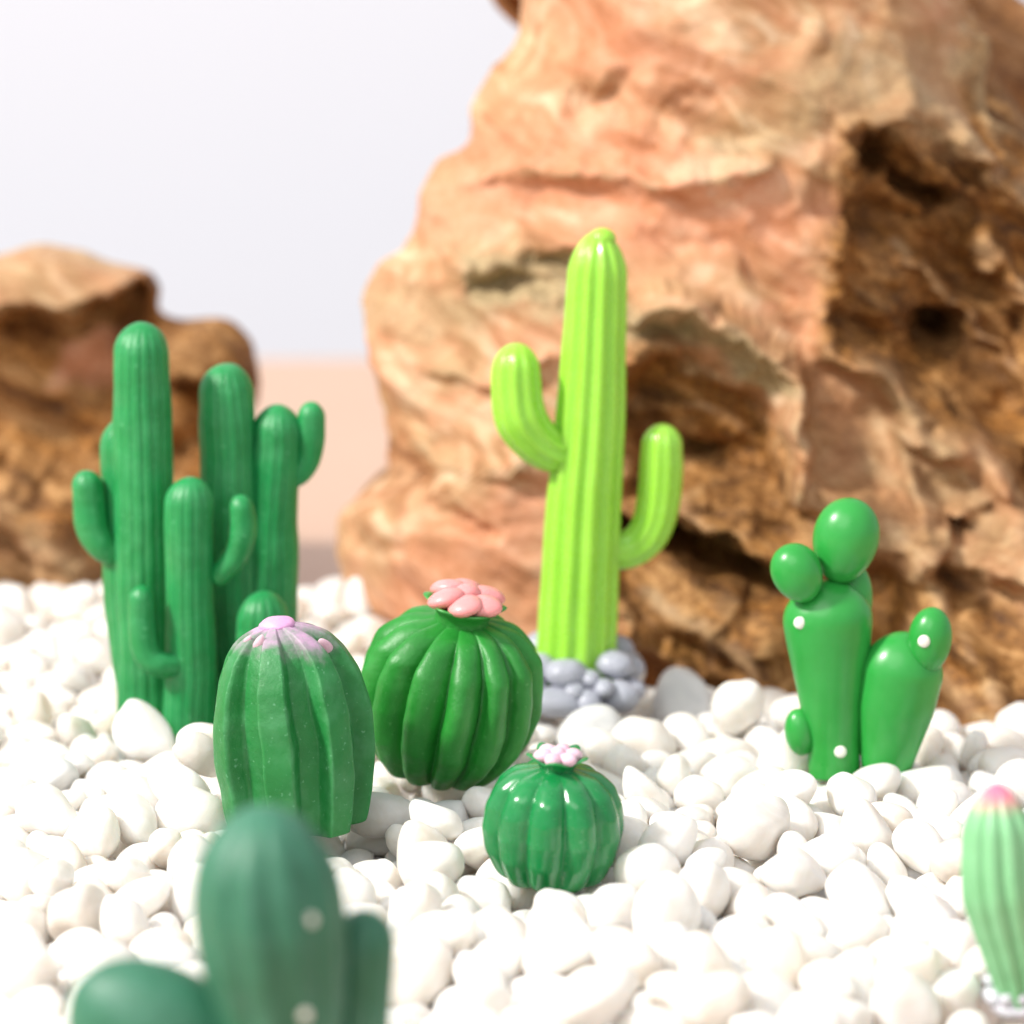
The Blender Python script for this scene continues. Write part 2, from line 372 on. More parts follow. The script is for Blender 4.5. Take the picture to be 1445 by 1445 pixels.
pet.append(ball(top + tilt @ Vector((0, 0, 29 * f.k)), (11 * f.k, 11 * f.k, 9 * f.k), nu=24, nv=14))
f.part('flower', join(pet), M['palepink'])

# --- lime saguaro on grey stones
f = Fig('saguaro_cactus', 812, 975, 52.8, 'tall lime green saguaro with two raised arms on a ring of grey stones')
m = M['lime']
f.col('stem', [(811, 975, 0), (822, 750, 0), (835, 560, 0), (845, 325, 0)], [(0, 58), (.35, 55), (.6, 50.5), (.85, 43), (1, 40)], m, 12, .12, 'wave', cap=58, wob=.02, seed=51, phase=.2, capk=1.75)
f.part('tip', ball(f.p(850, 337, 0), (19 * f.k, 19 * f.k, 15 * f.k), nu=20, nv=12), m)
f.col('arm', [(815, 640, 0), (772, 630, -.2), (737, 590, -.3), (728, 540, -.3), (728, 481, -.3)], [(0, 26), (.3, 33), (.5, 37), (.75, 35.5), (1, 31)], m, 10, .1, 'wave', wob=.02, seed=52)
f.col('arm', [(850, 775, 0), (885, 778, .1), (915, 755, .1), (931, 700, .1), (936, 598, .1)], [(0, 26), (.3, 29), (.5, 31), (.75, 31), (1, 27)], m, 10, .07, 'wave', wob=.02, seed=53)
bp = f.part('stone_base', ball(f.p(810, 978, 0), (78 * f.k, 78 * f.k, 26 * f.k), lump=.05, seed=3), M['grey'])
rs = random.Random(5)
st = [(775, 932, -.55, 30, 24), (812, 934, -.85, 36, 26), (800, 968, -1.1, 46, 24), (841, 971, -1.15, 24, 25), (843, 940, -.9, 18, 15), (880, 928, -.5, 31, 22), (886, 966, -.85, 30, 26), (752, 966, -.8, 28, 25),
      (748, 945, .1, 27, 24), (900, 945, .2, 26, 22), (780, 925, .8, 30, 22), (840, 922, .95, 33, 22), (885, 930, .7, 28, 22)]
st += [(862, 950, -1.05, 17, 15), (822, 952, -1.15, 16, 13), (905, 962, -.5, 20, 18), (768, 950, -.95, 17, 14)]
for i, (u, v, dy, w, h) in enumerate(st):
    f.part('stone', ball(f.p(u - 13, v, dy), (w * .88 * f.k, (w * .45 + 12) * f.k, h * .88 * f.k), (0, rs.uniform(-.2, .2), rs.uniform(-.4, .4)), lump=.12, seed=i + 3, nu=30, nv=20), M['grey'], bp)

# --- prickly pear, right
f = Fig('prickly_pear_cactus', 1200, 1080, 48.5, 'shiny mid green prickly pear with rounded pads and white dots, before the dark brown rock')
m = M['pear']
b1 = f.part('pad', sweep([f.p(1178, 1100), f.p(1172, 950), f.p(1165, 818)], [(0, 36 * f.k), (.2, 38 * f.k), (.45, 48 * f.k), (.7, 60 * f.k), (.85, 65 * f.k), (1, 62 * f.k)], cap1=66 * f.k, cap0=.1, seg=48, squash=.8), m)
f.part('pad', ball(f.p(1122, 802, -.35), (35 * f.k, 30 * f.k, 43 * f.k), (0, math.radians(-24), 0), egg=.08), m)
f.part('pad', ball(f.p(1193, 763, 0), (46 * f.k, 40 * f.k, 61 * f.k), (0, math.radians(10), 0), egg=.1), m)
f.part('pad', ball(f.p(1200, 860, .35), (34 * f.k, 30 * f.k, 62 * f.k), (0, math.radians(6), 0)), m)
b2 = f.part('pad', sweep([f.p(1246, 1105, -.1), f.p(1260, 1010, -.1), f.p(1281, 890, -.1)], [(0, 30 * f.k), (.25, 42 * f.k), (.5, 55 * f.k), (.75, 59 * f.k), (1, 56 * f.k)], cap1=62 * f.k, cap0=.1, seg=48, squash=.8), m)
b3 = f.part('pad', ball(f.p(1308, 896, -.35), (30.5 * f.k, 28 * f.k, 47 * f.k), (0, math.radians(5), 0), egg=.05), m)
f.part('pad', ball(f.p(1128, 1032, -.05), (21 * f.k, 20 * f.k, 34 * f.k), (0, math.radians(-8), 0)), m)
f.dot(b1, 1129, 879); f.dot(b1, 1186, 1061); f.dot(b3, 1304, 905)

# --- blurred dark cactus, near left
f = Fig('lobed_cactus', 370, 1500, 31.5, 'dull bottle green cactus of three bulging lobes, nearest of all to the viewer')
m = M['dark']
b1 = f.part('lobe', sweep([f.p(425, 1640), f.p(402, 1440), f.p(380, 1300), f.p(368, 1138)], [(0, 42 * f.k), (.2, 64 * f.k), (.4, 88 * f.k), (.58, 104 * f.k), (.7, 108 * f.k), (.85, 104 * f.k), (1, 98 * f.k)], 11, .08, 'plump', .3, cap1=140 * f.k, wob=.05, seed=61, seg=176), m)
f.part('lobe', ball(f.p(232, 1488, .2), (112 * f.k, 88 * f.k, 156 * f.k), (0, math.radians(-50), 0), egg=-.05, lump=.03, seed=2), m)
f.part('lobe', sweep([f.p(478, 1640, .5), f.p(500, 1480, .5), f.p(513, 1302, .5)], [(0, 42 * f.k), (.4, 49 * f.k), (1, 47 * f.k)], 9, .05, 'plump', cap1=58 * f.k, wob=.03, seed=63), m)
f.dot(b1, 438, 1298, 8.5); f.dot(b1, 430, 1432, 8.5)

# --- mint cactus with a pink tip, right edge
f = Fig('finger_cactus', 1425, 1398, 38.0, 'pale mint green ribbed finger of a cactus with a pink painted tip')
f.col('stem', [(1446, 1425, 0), (1432, 1340, -.05), (1413, 1240, -.1), (1407, 1160, -.05), (1406, 1105, 0)], [(0, 30), (.25, 46), (.55, 58), (.78, 52), (1, 38)], M['mint'], 11, .17, 'plump', cap=62, wob=.03, seed=71, phase=.1, capk=1.6)
bp = f.part('stone_base', ball(f.p(1440, 1416, .1), (46 * f.k, 46 * f.k, 24 * f.k), lump=.15, seed=9), M['chip'])
rs = random.Random(8)
for i in range(12):
    a = i / 12 * 6.283; rr = 42 * f.k
    q = f.p(1438 + 42 * math.cos(a), 1403 + rs.uniform(-8, 6), .1 - rr * math.sin(a) * -1)
    f.part('stone', ball(q, (rs.uniform(9, 14) * f.k, rs.uniform(9, 13) * f.k, rs.uniform(8, 11) * f.k), (rs.random(), rs.random(), rs.random() * 3), lump=.25, seed=i, nu=18, nv=12), M['chip'], bp)
FIGS_DONE = True
# ------------------------------------------------------------------ rocks
def seg_dist(p, poly, closed=False):
    pts = np.array(poly, float); n = len(pts); d = np.full(len(p), 1e9)
    for i in range(n if closed else n - 1):
        a = pts[i]; b = pts[(i + 1) % n]; ab = b - a
        t = np.clip(((p - a) @ ab) / max(ab @ ab, 1e-9), 0, 1)
        d = np.minimum(d, np.linalg.norm(p - a - t[:, None] * ab, axis=1))
    return d
def poly_sd(p, poly):
    pts = np.array(poly, float); ins = np.zeros(len(p), bool); n = len(pts)
    for i in range(n):
        x1, y1 = pts[i]; x2, y2 = pts[(i + 1) % n]
        if y1 == y2: continue
        c = ((y1 > p[:, 1]) != (y2 > p[:, 1])) & (p[:, 0] < (x2 - x1) * (p[:, 1] - y1) / (y2 - y1) + x1)
        ins ^= c
    d = seg_dist(p, poly, True); return np.where(ins, d, -d)
def sstep(a, b, x):
    t = np.clip((x - a) / (b - a), 0, 1); return t * t * (3 - 2 * t)

def rock_mesh(outline, centre, y0, bulge, back, hollows, ridges, tints, lean=None, na=560, nr=200, seed=1, rough=1.0, blunt=2.6, warp=26):
    """solid stone: outline measured on the plane y0, front relief sculpted from hollows (polygon, depth, soft edge)
    and ridges (polyline, height, width); tints (polygon, colour index weights) are the stone's own colour zones"""
    c = np.array(centre, float); ol = np.array(outline, float) - c
    ridges = [(l, h * 1.3, w * .8) for l, h, w in ridges]
    ang = np.arctan2(ol[:, 1], ol[:, 0]); rad = np.hypot(ol[:, 0], ol[:, 1])
    th = np.linspace(-math.pi, math.pi, na, endpoint=False)
    R = np.zeros(na)
    for i, t in enumerate(th):                                       # ray / polygon
        dv = np.array([math.cos(t), math.sin(t)]); best = 0
        for j in range(len(ol)):
            a = ol[j]; e = ol[(j + 1) % len(ol)] - a; den = dv[0] * e[1] - dv[1] * e[0]
            if abs(den) < 1e-9: continue
            s = (a[0] * e[1] - a[1] * e[0]) / den; q = (a[0] * dv[1] - a[1] * dv[0]) / den
            if s > 0 and -1e-6 <= q <= 1 + 1e-6: best = max(best, s)
        R[i] = best
    k = np.array([1, 2, 3, 2, 1.]); k /= k.sum(); R = np.convolve(np.r_[R[-2:], R, R[:2]], k, 'valid')
    rho = np.sin(np.linspace(0, 1, nr) * math.pi / 2) ** 1.0; rho[0] = 1e-3
    uv = (c + (rho[:, None, None] * R[None, :, None]) * np.stack([np.cos(th), np.sin(th)], 1)[None]).reshape(-1, 2)
    rr = np.repeat(rho, na)
    kk = px_cm(y0)
    # warp the measuring plane a little so that drawn edges come out ragged
    q3 = np.c_[uv / 55., np.zeros(len(uv))]
    wuv = uv + warp * np.stack([fbm(q3 + 3.3, seed + 5, 4), fbm(q3 + 9.1, seed + 6, 4)], 1)
    prof = np.maximum(0, 1 - rr ** blunt) ** .55
    D = bulge * prof
    if lean is not None: D = D + lean(uv) * sstep(1.0, .72, rr)
    edge = sstep(1.0, .9, rr)
    for poly, depth, soft in hollows:
        sd = poly_sd(wuv, poly); D = D - depth * sstep(-soft * .3, soft, sd) * edge
    for line, h, w in ridges:
        d = seg_dist(wuv, line); D = D + h * np.exp(-(d / w) ** 2) * edge
    tint = np.zeros((len(uv), 3))
    for poly, soft, col in tints:
        sd = poly_sd(wuv, poly); w = sstep(-soft, soft, sd)[:, None]; tint = tint * (1 - w) + np.array(col) * w
    for line, h, w in ridges:                                        # pale mineral veins on the ridges, with highlights painted into the tint
        d = seg_dist(wuv, line); wv = (np.exp(-(d / (w * .55)) ** 2) * np.clip(.35 + 1.2 * fbm(q3 * 2, seed + 90, 3), 0, 1))[:, None]; tint = tint * (1 - .75 * wv) + np.array([0, 0, .5]) * wv
    # points
    x = (uv[:, 0] - 722.5) / FPX; t = (uv[:, 1] - 722.5) / FPX
    dy = math.cos(PITCH) - t * math.sin(PITCH); dz = -math.sin(PITCH) - t * math.cos(PITCH); s = y0 / dy
    X = x * s; Z = CAM_H + dz * s
    front = np.stack([X, y0 - D, Z], 1)
    q = front
    strat = fbm(np.c_[q[:, 0] * .18 + q[:, 2] * .12, q[:, 1] * .2, q[:, 2] * 1.1 - q[:, 0] * .25], seed + 20, 4)
    ca, sa = math.cos(math.radians(27)), math.sin(math.radians(27))    # the grain of the stone dips to the right
    qa = np.c_[(q[:, 0] * ca - q[:, 2] * sa) * .42, q[:, 1] * .6, q[:, 0] * sa + q[:, 2] * ca]
    qa = qa + .35 * np.stack([fbm(q * .45, seed + 80 + j, 2) for j in range(3)], 1)
    n1 = fbm(qa * .5, seed + 30, 3, .5, True); n2 = fbm(qa * 1.5, seed + 40, 3, .5); n3 = fbm(q * 3.2, seed + 50, 3, .55)
    calm = 1 - .55 * (1 - np.clip(tint[:, 1], 0, 1))                 # the pale face is worn smoother than the brown stone
    disp = rough * (.75 * n1 * (.2 + .9 * calm) + .36 * n2 * calm + .22 * strat * calm + .05 * n3 * calm)
    tq = qa[:, 2] * .5 + .55 * fbm(q * .5, seed + 95, 3); fr = tq - np.floor(tq)      # ledges: a slow rise, then an undercut drop
    led = fr * sstep(1.0, .86, fr) * np.clip(.3 + 1.3 * fbm(q * .3 + 5, seed + 96, 2), 0, 1)
    crk = np.exp(-(fbm(qa * .95 + 11, seed + 97, 3) / .028) ** 2) * np.clip(.2 + 1.5 * fbm(q * .4 + 9, seed + 98, 2), 0, 1)
    disp = disp + .68 * led * (.4 + .6 * calm) - .2 * crk * np.clip(calm * 2 - 1, 0, 1)
    vn = fbm(qa * .42 + 31, seed + 70, 3, .5)
    vein = np.exp(-(vn / .045) ** 2) * np.clip(tint[:, 1] * 1.3 - .2, 0, 1) * sstep(-.25, .3, fbm(q * .35, seed + 75, 2))
    disp = disp + .3 * vein; tint = np.clip(tint + vein[:, None] * np.array([0, -.3, .7]), 0, 1)
    nx = np.c_[(uv - c) / np.maximum(1, np.linalg.norm(uv - c, axis=1))[:, None] * rr[:, None]]
    front[:, 1] -= disp * (1 - .5 * rr ** 3); front[:, 0] += disp * nx[:, 0] * .6 * rr ** 2; front[:, 2] -= disp * nx[:, 1] * .6 * rr ** 2
    nb = 60; rb = np.sin(np.linspace(0, 1, nb) * math.pi / 2); rb[0] = 1e-3
    uvb = (c + (rb[:-1, None, None] * R[None, :, None]) * np.stack([np.cos(th), np.sin(th)], 1)[None]).reshape(-1, 2)
    rq = np.repeat(rb[:-1], na)
    x = (uvb[:, 0] - 722.5) / FPX; t = (uvb[:, 1] - 722.5) / FPX
    dy = math.cos(PITCH) - t * math.sin(PITCH); dz = -math.sin(PITCH) - t * math.cos(PITCH); s = y0 / dy
    bk = np.stack([x * s, y0 + back * np.maximum(0, 1 - rq ** 2.6) ** .55, CAM_H + dz * s], 1)
    bk[:, 1] += rough * .8 * fbm(bk * .5, seed + 60, 4) * (1 - rq)
    V = np.concatenate([front, bk]); F = []
    for i in range(nr - 1):
        for j in range(na):
            j2 = (j + 1) % na; F.append((i * na + j, i * na + j2, (i + 1) * na + j2, (i + 1) * na + j))
    o = nr * na; m = nb - 1
    for i in range(m - 1):
        for j in range(na):
            j2 = (j + 1) % na; F.append((o + i * na + j2, o + i * na + j, o + (i + 1) * na + j, o + (i + 1) * na + j2))
    for j in range(na):
        j2 = (j + 1) % na; F.append((o + (m - 1) * na + j2, o + (m - 1) * na + j, (nr - 1) * na + j, (nr - 1) * na + j2))
    T = np.concatenate([tint, np.tile(np.array([[0, 1., 0]]), (len(bk), 1))])
    return V, F, T

def rock_material(name):
    t = NT(name); vec = t.coord()
    at = t.n('ShaderNodeVertexColor', layer_name='stone'); sp = t.n('ShaderNodeSeparateColor'); t.l(at.outputs[0], sp.inputs[0])
    m0 = t.n('ShaderNodeMapping'); m0.inputs['Rotation'].default_value = (0, math.radians(-27), 0); t.l(vec, m0.inputs[0])
    mp = t.n('ShaderNodeMapping'); mp.inputs['Scale'].default_value = (.42, .6, 1); t.l(m0.outputs[0], mp.inputs[0])
    big = t.noise(.5, 6, .62, vec, .6); mid = t.noise(1.15, 6, .62, mp.outputs[0], 1.2); fine = t.noise(6, 6, .68, vec); band = t.noise(.75, 6, .6, mp.outputs[0], .9)
    tan = t.ramp(mid, [(.30, srgb(130, 92, 54)), (.40, srgb(166, 122, 82)), (.52, srgb(186, 148, 108)), (.66, srgb(214, 188, 154))])
    pink = t.ramp(t.math('ADD', t.math('MULTIPLY', mid, .6), t.math('MULTIPLY', fine, .4)), [(.33, srgb(178, 112, 72)), (.45, srgb(200, 136, 100)), (.55, srgb(210, 150, 118)), (.68, srgb(222, 182, 150))])
    buff = t.ramp(big, [(.42, (0, 0, 0, 1)), (.62, (.6, .6, .6, 1))])
    light = t.mix(buff, tan, pink)
    ochre = t.ramp(big, [(.56, (0, 0, 0, 1)), (.72, (.7, .7, .7, 1))]); 
    brown = t.ramp(t.math('ADD', t.math('MULTIPLY', mid, .65), t.math('MULTIPLY', fine, .35)), [(.34, srgb(48, 29, 14)), (.43, srgb(98, 64, 31)), (.52, srgb(142, 99, 52)), (.61, srgb(194, 150, 98))])
    brown = t.mix(t.ramp(band, [(.45, (0, 0, 0, 1)), (.62, (.8, .8, .8, 1))]), brown, t.ramp(fine, [(.38, srgb(94, 56, 20)), (.6, srgb(172, 114, 46))]))
    brown = t.mix(ochre, brown, t.ramp(fine, [(.35, srgb(112, 72, 28)), (.6, srgb(184, 132, 64))]))
    grey = t.ramp(fine, [(.35, srgb(134, 114, 82)), (.65, srgb(184, 162, 122))])
    jit = t.math('MULTIPLY', t.math('SUBTRACT', mid, .5), 1.1)
    def w(sock): 
        return t.math('ADD', sock, t.math('MULTIPLY', jit, t.math('MULTIPLY', sock, t.math('SUBTRACT', 1.05, sock))), True)
    c = t.mix(w(sp.outputs[1]), light, brown)
    c = t.mix(w(sp.outputs[0]), c, pink)
    c = t.mix(w(sp.outputs[2]), c, grey)
    pits = t.ramp(t.noise(3.2, 5, .7, vec), [(.27, (1, 1, 1, 1)), (.36, (0, 0, 0, 1))])
    c = t.mix(t.math('MULTIPLY', pits, .3), c, srgb(92, 52, 28))
    t.l(c, t.p.inputs['Base Color']); t.p.inputs['Roughness'].default_value = .72
    t.p.inputs['Specular IOR Level'].default_value = .35
    t.bump(t.math('ADD', t.math('ADD', mid, t.math('MULTIPLY', t.noise(4, 6, .62, mp.outputs[0], .6), .5)), t.math('MULTIPLY', t.noise(14, 5, .65, vec), .22)), .32, .2)
    return t.m
M['rock'] = rock_material('iron_stained_sandstone')
def add_rock(name, data, label):
    me = bpy.data.meshes.new(name); V = np.concatenate([d[0] for d in data]); T = np.concatenate([d[2] for d in data]); F = []; o = 0
    for v, f, t in data: F += [tuple(i + o for i in q) for q in f]; o += len(v)
    me.from_pydata([tuple(v) for v in V], [], F); me.update()
    me.polygons.foreach_set('use_smooth', [True] * len(me.polygons))
    ca = me.color_attributes.new('stone', 'FLOAT_COLOR', 'POINT'); ca.data.foreach_set('color', np.c_[T, np.ones(len(T))].ravel())
    me.materials.append(M['rock']); ob = bpy.data.objects.new(name, me); COL.objects.link(ob)
    return tag(ob, label, 'rock')

PINK, BROWN, GREY, TAN, HALF = (.9, 0, 0), (0, 1, 0), (0, 0, .9), (0, 0, 0), (0, .5, 0)
# the big rock
OUT = [(742, -60), (738, 60), (694, 104), (668, 150), (662, 205), (632, 232), (606, 272), (590, 330), (586, 356), (552, 372), (534, 425), (532, 500), (550, 560), (564, 600), (572, 668),
       (535, 690), (496, 700), (490, 770), (515, 840), (560, 910), (700, 985), (900, 1010), (1050, 1025), (1300, 1035), (1600, 1040), (1850, 900), (1900, 560), (1780, 400), (1600, 270), (1500, 215), (1442, 172), (1385, 105), (1346, 40), (1332, -40), (1240, -230), (1000, -330), (800, -220)]
HOL = [
 ([(1178, 160), (1240, 195), (1310, 255), (1372, 330), (1420, 420), (1430, 520), (1400, 560), (1335, 560), (1260, 515), (1205, 470), (1150, 440), (1148, 395), (1165, 335), (1155, 285), (1190, 250)], 1.0, 22),
 ([(1165, 285), (1200, 265), (1270, 285), (1340, 360), (1352, 440), (1330, 500), (1250, 480), (1190, 440), (1160, 390)], .5, 34),
 ([(1262, 425), (1300, 415), (1330, 440), (1320, 480), (1280, 485), (1258, 460)], 1.8, 22),
 ([(1225, 228), (1262, 238), (1318, 262), (1310, 282), (1262, 272), (1228, 255)], 1.4, 14),
 ([(1190, 175), (1215, 190), (1232, 232), (1212, 240), (1190, 205)], 1.1, 12),
 ([(868, 462), (915, 446), (980, 462), (1040, 495), (1082, 540), (1100, 610), (1080, 650), (1010, 640), (930, 650), (870, 640)], 1.3, 34),
 ([(880, 570), (940, 566), (1010, 580), (1000, 600), (930, 604), (880, 596)], .8, 12),
 ([(865, 650), (930, 668), (1000, 676), (1050, 700), (1110, 745), (1090, 770), (1020, 752), (950, 730), (868, 716)], 2.4, 26),
 ([(1110, 690), (1160, 690), (1220, 720), (1260, 800), (1300, 880), (1250, 900), (1160, 800), (1110, 750)], 1.5, 40),
 ([(1385, 560), (1440, 590), (1520, 640), (1520, 720), (1440, 700), (1395, 660), (1375, 610)], 1.4, 34),
 ([(1372, 778), (1398, 772), (1412, 792), (1396, 808), (1376, 800)], 1.0, 12),
 ([(1270, 645), (1300, 640), (1316, 655), (1302, 672), (1275, 668)], .8, 10),
 ([(1390, 800), (1460, 790), (1520, 830), (1520, 930), (1420, 930), (1380, 870)], 1.3, 40),
 ([(1010, 985), (1100, 952), (1200, 962), (1300, 955), (1500, 965), (1800, 970), (1800, 1060), (1000, 1060)], 3.4, 40),
 ([(860, 925), (900, 905), (960, 930), (1010, 985), (1000, 1060), (700, 1060), (700, 970)], 1.2, 40),
 ([(790, 115), (870, 92), (990, 120), (1060, 180), (1000, 205), (900, 175), (810, 160)], .5, 40),
 ([(700, 345), (770, 320), (860, 345), (880, 392), (800, 405), (700, 390), (660, 380)], .7, 26),
 ([(560, 600), (640, 640), (700, 700), (640, 700), (560, 690), (500, 690)], .9, 30),
]
RID = [
 ([(1250, 700), (1290, 640), (1350, 600)], .4, 18), ([(1370, 650), (1420, 700), (1470, 780)], .5, 20), ([(900, 668), (1000, 695), (1080, 735), (1140, 800), (1210, 850)], .45, 18),
 ([(1090, 640), (1112, 570), (1095, 500)], .5, 18), ([(1235, 770), (1260, 840), (1330, 885), (1420, 905)], .5, 20), ([(1330, 195), (1400, 275), (1480, 310)], .5, 22), ([(1240, 330), (1300, 380), (1400, 480), (1440, 560)], .45, 18),
 ([(880, 520), (960, 530), (1060, 575)], .22, 12), ([(900, 760), (980, 800), (1060, 880), (1120, 940)], .3, 20), ([(1130, 760), (1180, 830), (1240, 930)], .4, 20), ([(600, 250), (760, 215), (900, 235), (1050, 225)], .25, 18), ([(590, 480), (700, 500), (780, 470)], .2, 16), ([(540, 560), (640, 610), (740, 600)], .25, 16),
 ([(886, 400), (960, 398), (1030, 428), (1080, 470), (1105, 520), (1098, 575)], .75, 24),
 ([(650, 345), (720, 350), (800, 380), (886, 400)], .35, 20),
 ([(1150, 440), (1200, 490), (1260, 540), (1330, 580), (1362, 640), (1350, 690)], .9, 30),
 ([(1350, 690), (1400, 760), (1460, 790), (1560, 800)], .8, 26),
 ([(1362, 330), (1410, 400), (1450, 440), (1520, 500)], .8, 24),
 ([(868, 800), (920, 835), (970, 870), (1005, 930), (1030, 970)], .6, 18),
 ([(1100, 620), (1150, 640), (1200, 660), (1280, 690), (1340, 690)], .6, 30),
 ([(880, 640), (960, 660), (1050, 690), (1120, 720)], .35, 16),
 ([(1240, 560), (1245, 700), (1280, 790), (1330, 870), (1400, 930)], .5, 22),
 ([(1180, 160), (1250, 150), (1340, 200), (1445, 290)], .6, 26),
 ([(840, 660), (855, 720), (862, 800), (870, 920)], .4, 26),
]
TIN = [
 ([(1175, 150), (1120, 300), (1140, 440), (1090, 470), (1110, 560), (1105, 640), (1250, 640), (1250, 560), (1330, 560), (1380, 640), (1360, 740), (1300, 700), (1130, 700), (1090, 560), (1000, 470), (880, 440), (850, 480), (860, 700), (850, 830), (880, 1010), (1050, 1060), (2000, 1060), (2000, 100), (1500, -60), (1330, -60), (1340, 60), (1270, 120)], 30, (0, 1, 0)),
 ([(1120, 560), (1240, 560), (1330, 590), (1350, 680), (1240, 690), (1120, 640)], 26, (0, .6, .15)),
 ([(1100, 440), (1200, 470), (1260, 540), (1230, 620), (1120, 600), (1100, 520)], 26, (.05, .4, .15)),
 ([(1150, 270), (1290, 260), (1420, 430), (1400, 560), (1250, 500), (1150, 420)], 26, (0, 1, 0)),
 ([(590, 240), (700, 160), (860, 130), (1060, 230), (1140, 280), (1100, 320), (900, 330), (720, 290), (600, 340), (570, 330)], 36, PINK),
 ([(760, 0), (880, 10), (960, 70), (880, 100), (780, 60)], 36, PINK),
 ([(700, 640), (780, 600), (770, 720), (640, 900), (540, 860), (560, 760)], 40, (.75, .1, 0)),
 ([(660, 330), (800, 330), (900, 395), (1030, 420), (1090, 490), (1060, 510), (980, 440), (880, 430), (780, 408), (660, 402)], 12, (0, .1, 1)),
 ([(520, 400), (640, 380), (700, 420), (620, 470), (530, 460)], 24, (0, 0, .6)),
 ([(1100, 60), (1300, 60), (1330, 190), (1180, 150), (1060, 210), (960, 200), (960, 160), (1080, 150)], 26, (0, .15, .45)),
 ([(545, 570), (600, 590), (660, 660), (590, 690), (560, 640)], 18, (.2, .55, 0)),
]
def lean_big(uv):
    return 4.2 * sstep(880, 1160, uv[:, 0]) * sstep(520, 960, uv[:, 1]) + 1.6 * sstep(350, 900, uv[:, 1]) - 1.2 * sstep(1230, 1500, uv[:, 0]) * sstep(700, 300, uv[:, 1])
main = rock_mesh(OUT, (1040, 470), 61.5, 3.6, 7, HOL, RID, TIN, lean_big, seed=3)
REAR = [(700, -60), (706, 5), (735, 42), (800, 60), (900, 200), (1200, 300), (1700, 300), (1720, 160), (1600, 100), (1470, 30), (1425, 8), (1405, -8), (1330, -40), (1000, -200), (800, -160)]
rear = rock_mesh(REAR, (1100, 60), 66.5, 1.5, 4, [([(720, 15), (770, -10), (800, 20), (760, 50)], .6, 14)], [], [([(600, -400), (1900, -400), (1900, 500), (600, 500)], 10, (.1, .8, 0))], na=300, nr=70, seed=14)
add_rock('rock', [main, rear], 'huge craggy tan and brown rock with dark hollows, towering behind the lime saguaro')
# the low rock on the left
OUT2 = [(-330, 420), (-200, 375), (-60, 372), (0, 362), (60, 352), (110, 360), (165, 378), (200, 385), (212, 400), (218, 440), (255, 455), (310, 462), (340, 485), (357, 530), (356, 590), (330, 650), (318, 740), (300, 850), (240, 905), (60, 925), (-150, 930), (-330, 880), (-400, 640)]
HOL2 = [
 ([(-380, 470), (0, 430), (70, 408), (130, 412), (190, 395), (216, 412), (216, 470), (240, 500), (360, 520), (350, 640), (200, 650), (60, 625), (0, 620), (-380, 620)], 2.6, 30),
 ([(-380, 590), (0, 600), (90, 612), (160, 625), (170, 670), (60, 660), (0, 655), (-380, 660)], 1.2, 18),
 ([(150, 660), (230, 650), (360, 640), (340, 760), (220, 880), (150, 900), (130, 780)], 1.0, 40),
]
RID2 = [([(-300, 660), (0, 665), (120, 690), (150, 780), (130, 880)], .8, 40)]
TIN2 = [([(-500, 400), (500, 400), (500, 1000), (-500, 1000)], 10, (0, .95, 0)), ([(-400, 300), (120, 330), (200, 370), (205, 400), (60, 410), (-400, 440)], 10, (0, .1, .25)),
        ([(100, 470), (170, 470), (170, 525), (90, 530)], 12, (.75, .6, 0)), ([(-300, 655), (60, 655), (130, 700), (120, 900), (-300, 900)], 24, (0, .6, .25))]
left = rock_mesh(OUT2, (0, 640), 66.5, 4.0, 3.5, HOL2, RID2, TIN2, None, na=360, nr=130, seed=8, rough=.62)
add_rock('rock', [left], 'low dark brown rock with a pale flat top, behind the emerald column cactus')
# ------------------------------------------------------------------ pebbles
def pebble_shape(k, sub=4):
    import bmesh
    rs = random.Random(100 + k); b = bmesh.new(); bmesh.ops.create_icosphere(b, subdivisions=sub, radius=1)
    V = np.array([v.co[:] for v in b.verts]); F = [tuple(v.index for v in f.verts) for f in b.faces]; b.free()
    for _ in range(rs.randint(5, 9)):                       # worn flat faces
        n = np.array([rs.gauss(0, 1) for _ in range(3)]); n /= np.linalg.norm(n); h = rs.uniform(.62, .88)
        d = V @ n; over = np.log1p(np.exp((d - h) * 15)) / 15; V = V - np.outer(over * .72, n)
    V = V * (1 + .13 * fbm(V * .9 + k * 5.1, k, 2))[:, None]
    V = V + .018 * np.stack([fbm(V * 4 + k, 50 + k + j, 2) for j in range(3)], 1)
    a = rs.uniform(.48, .78); bb = a * rs.uniform(.55, .88); c = min(bb, a * rs.uniform(.45, .75))
    return V * np.array([a, bb, c]), F
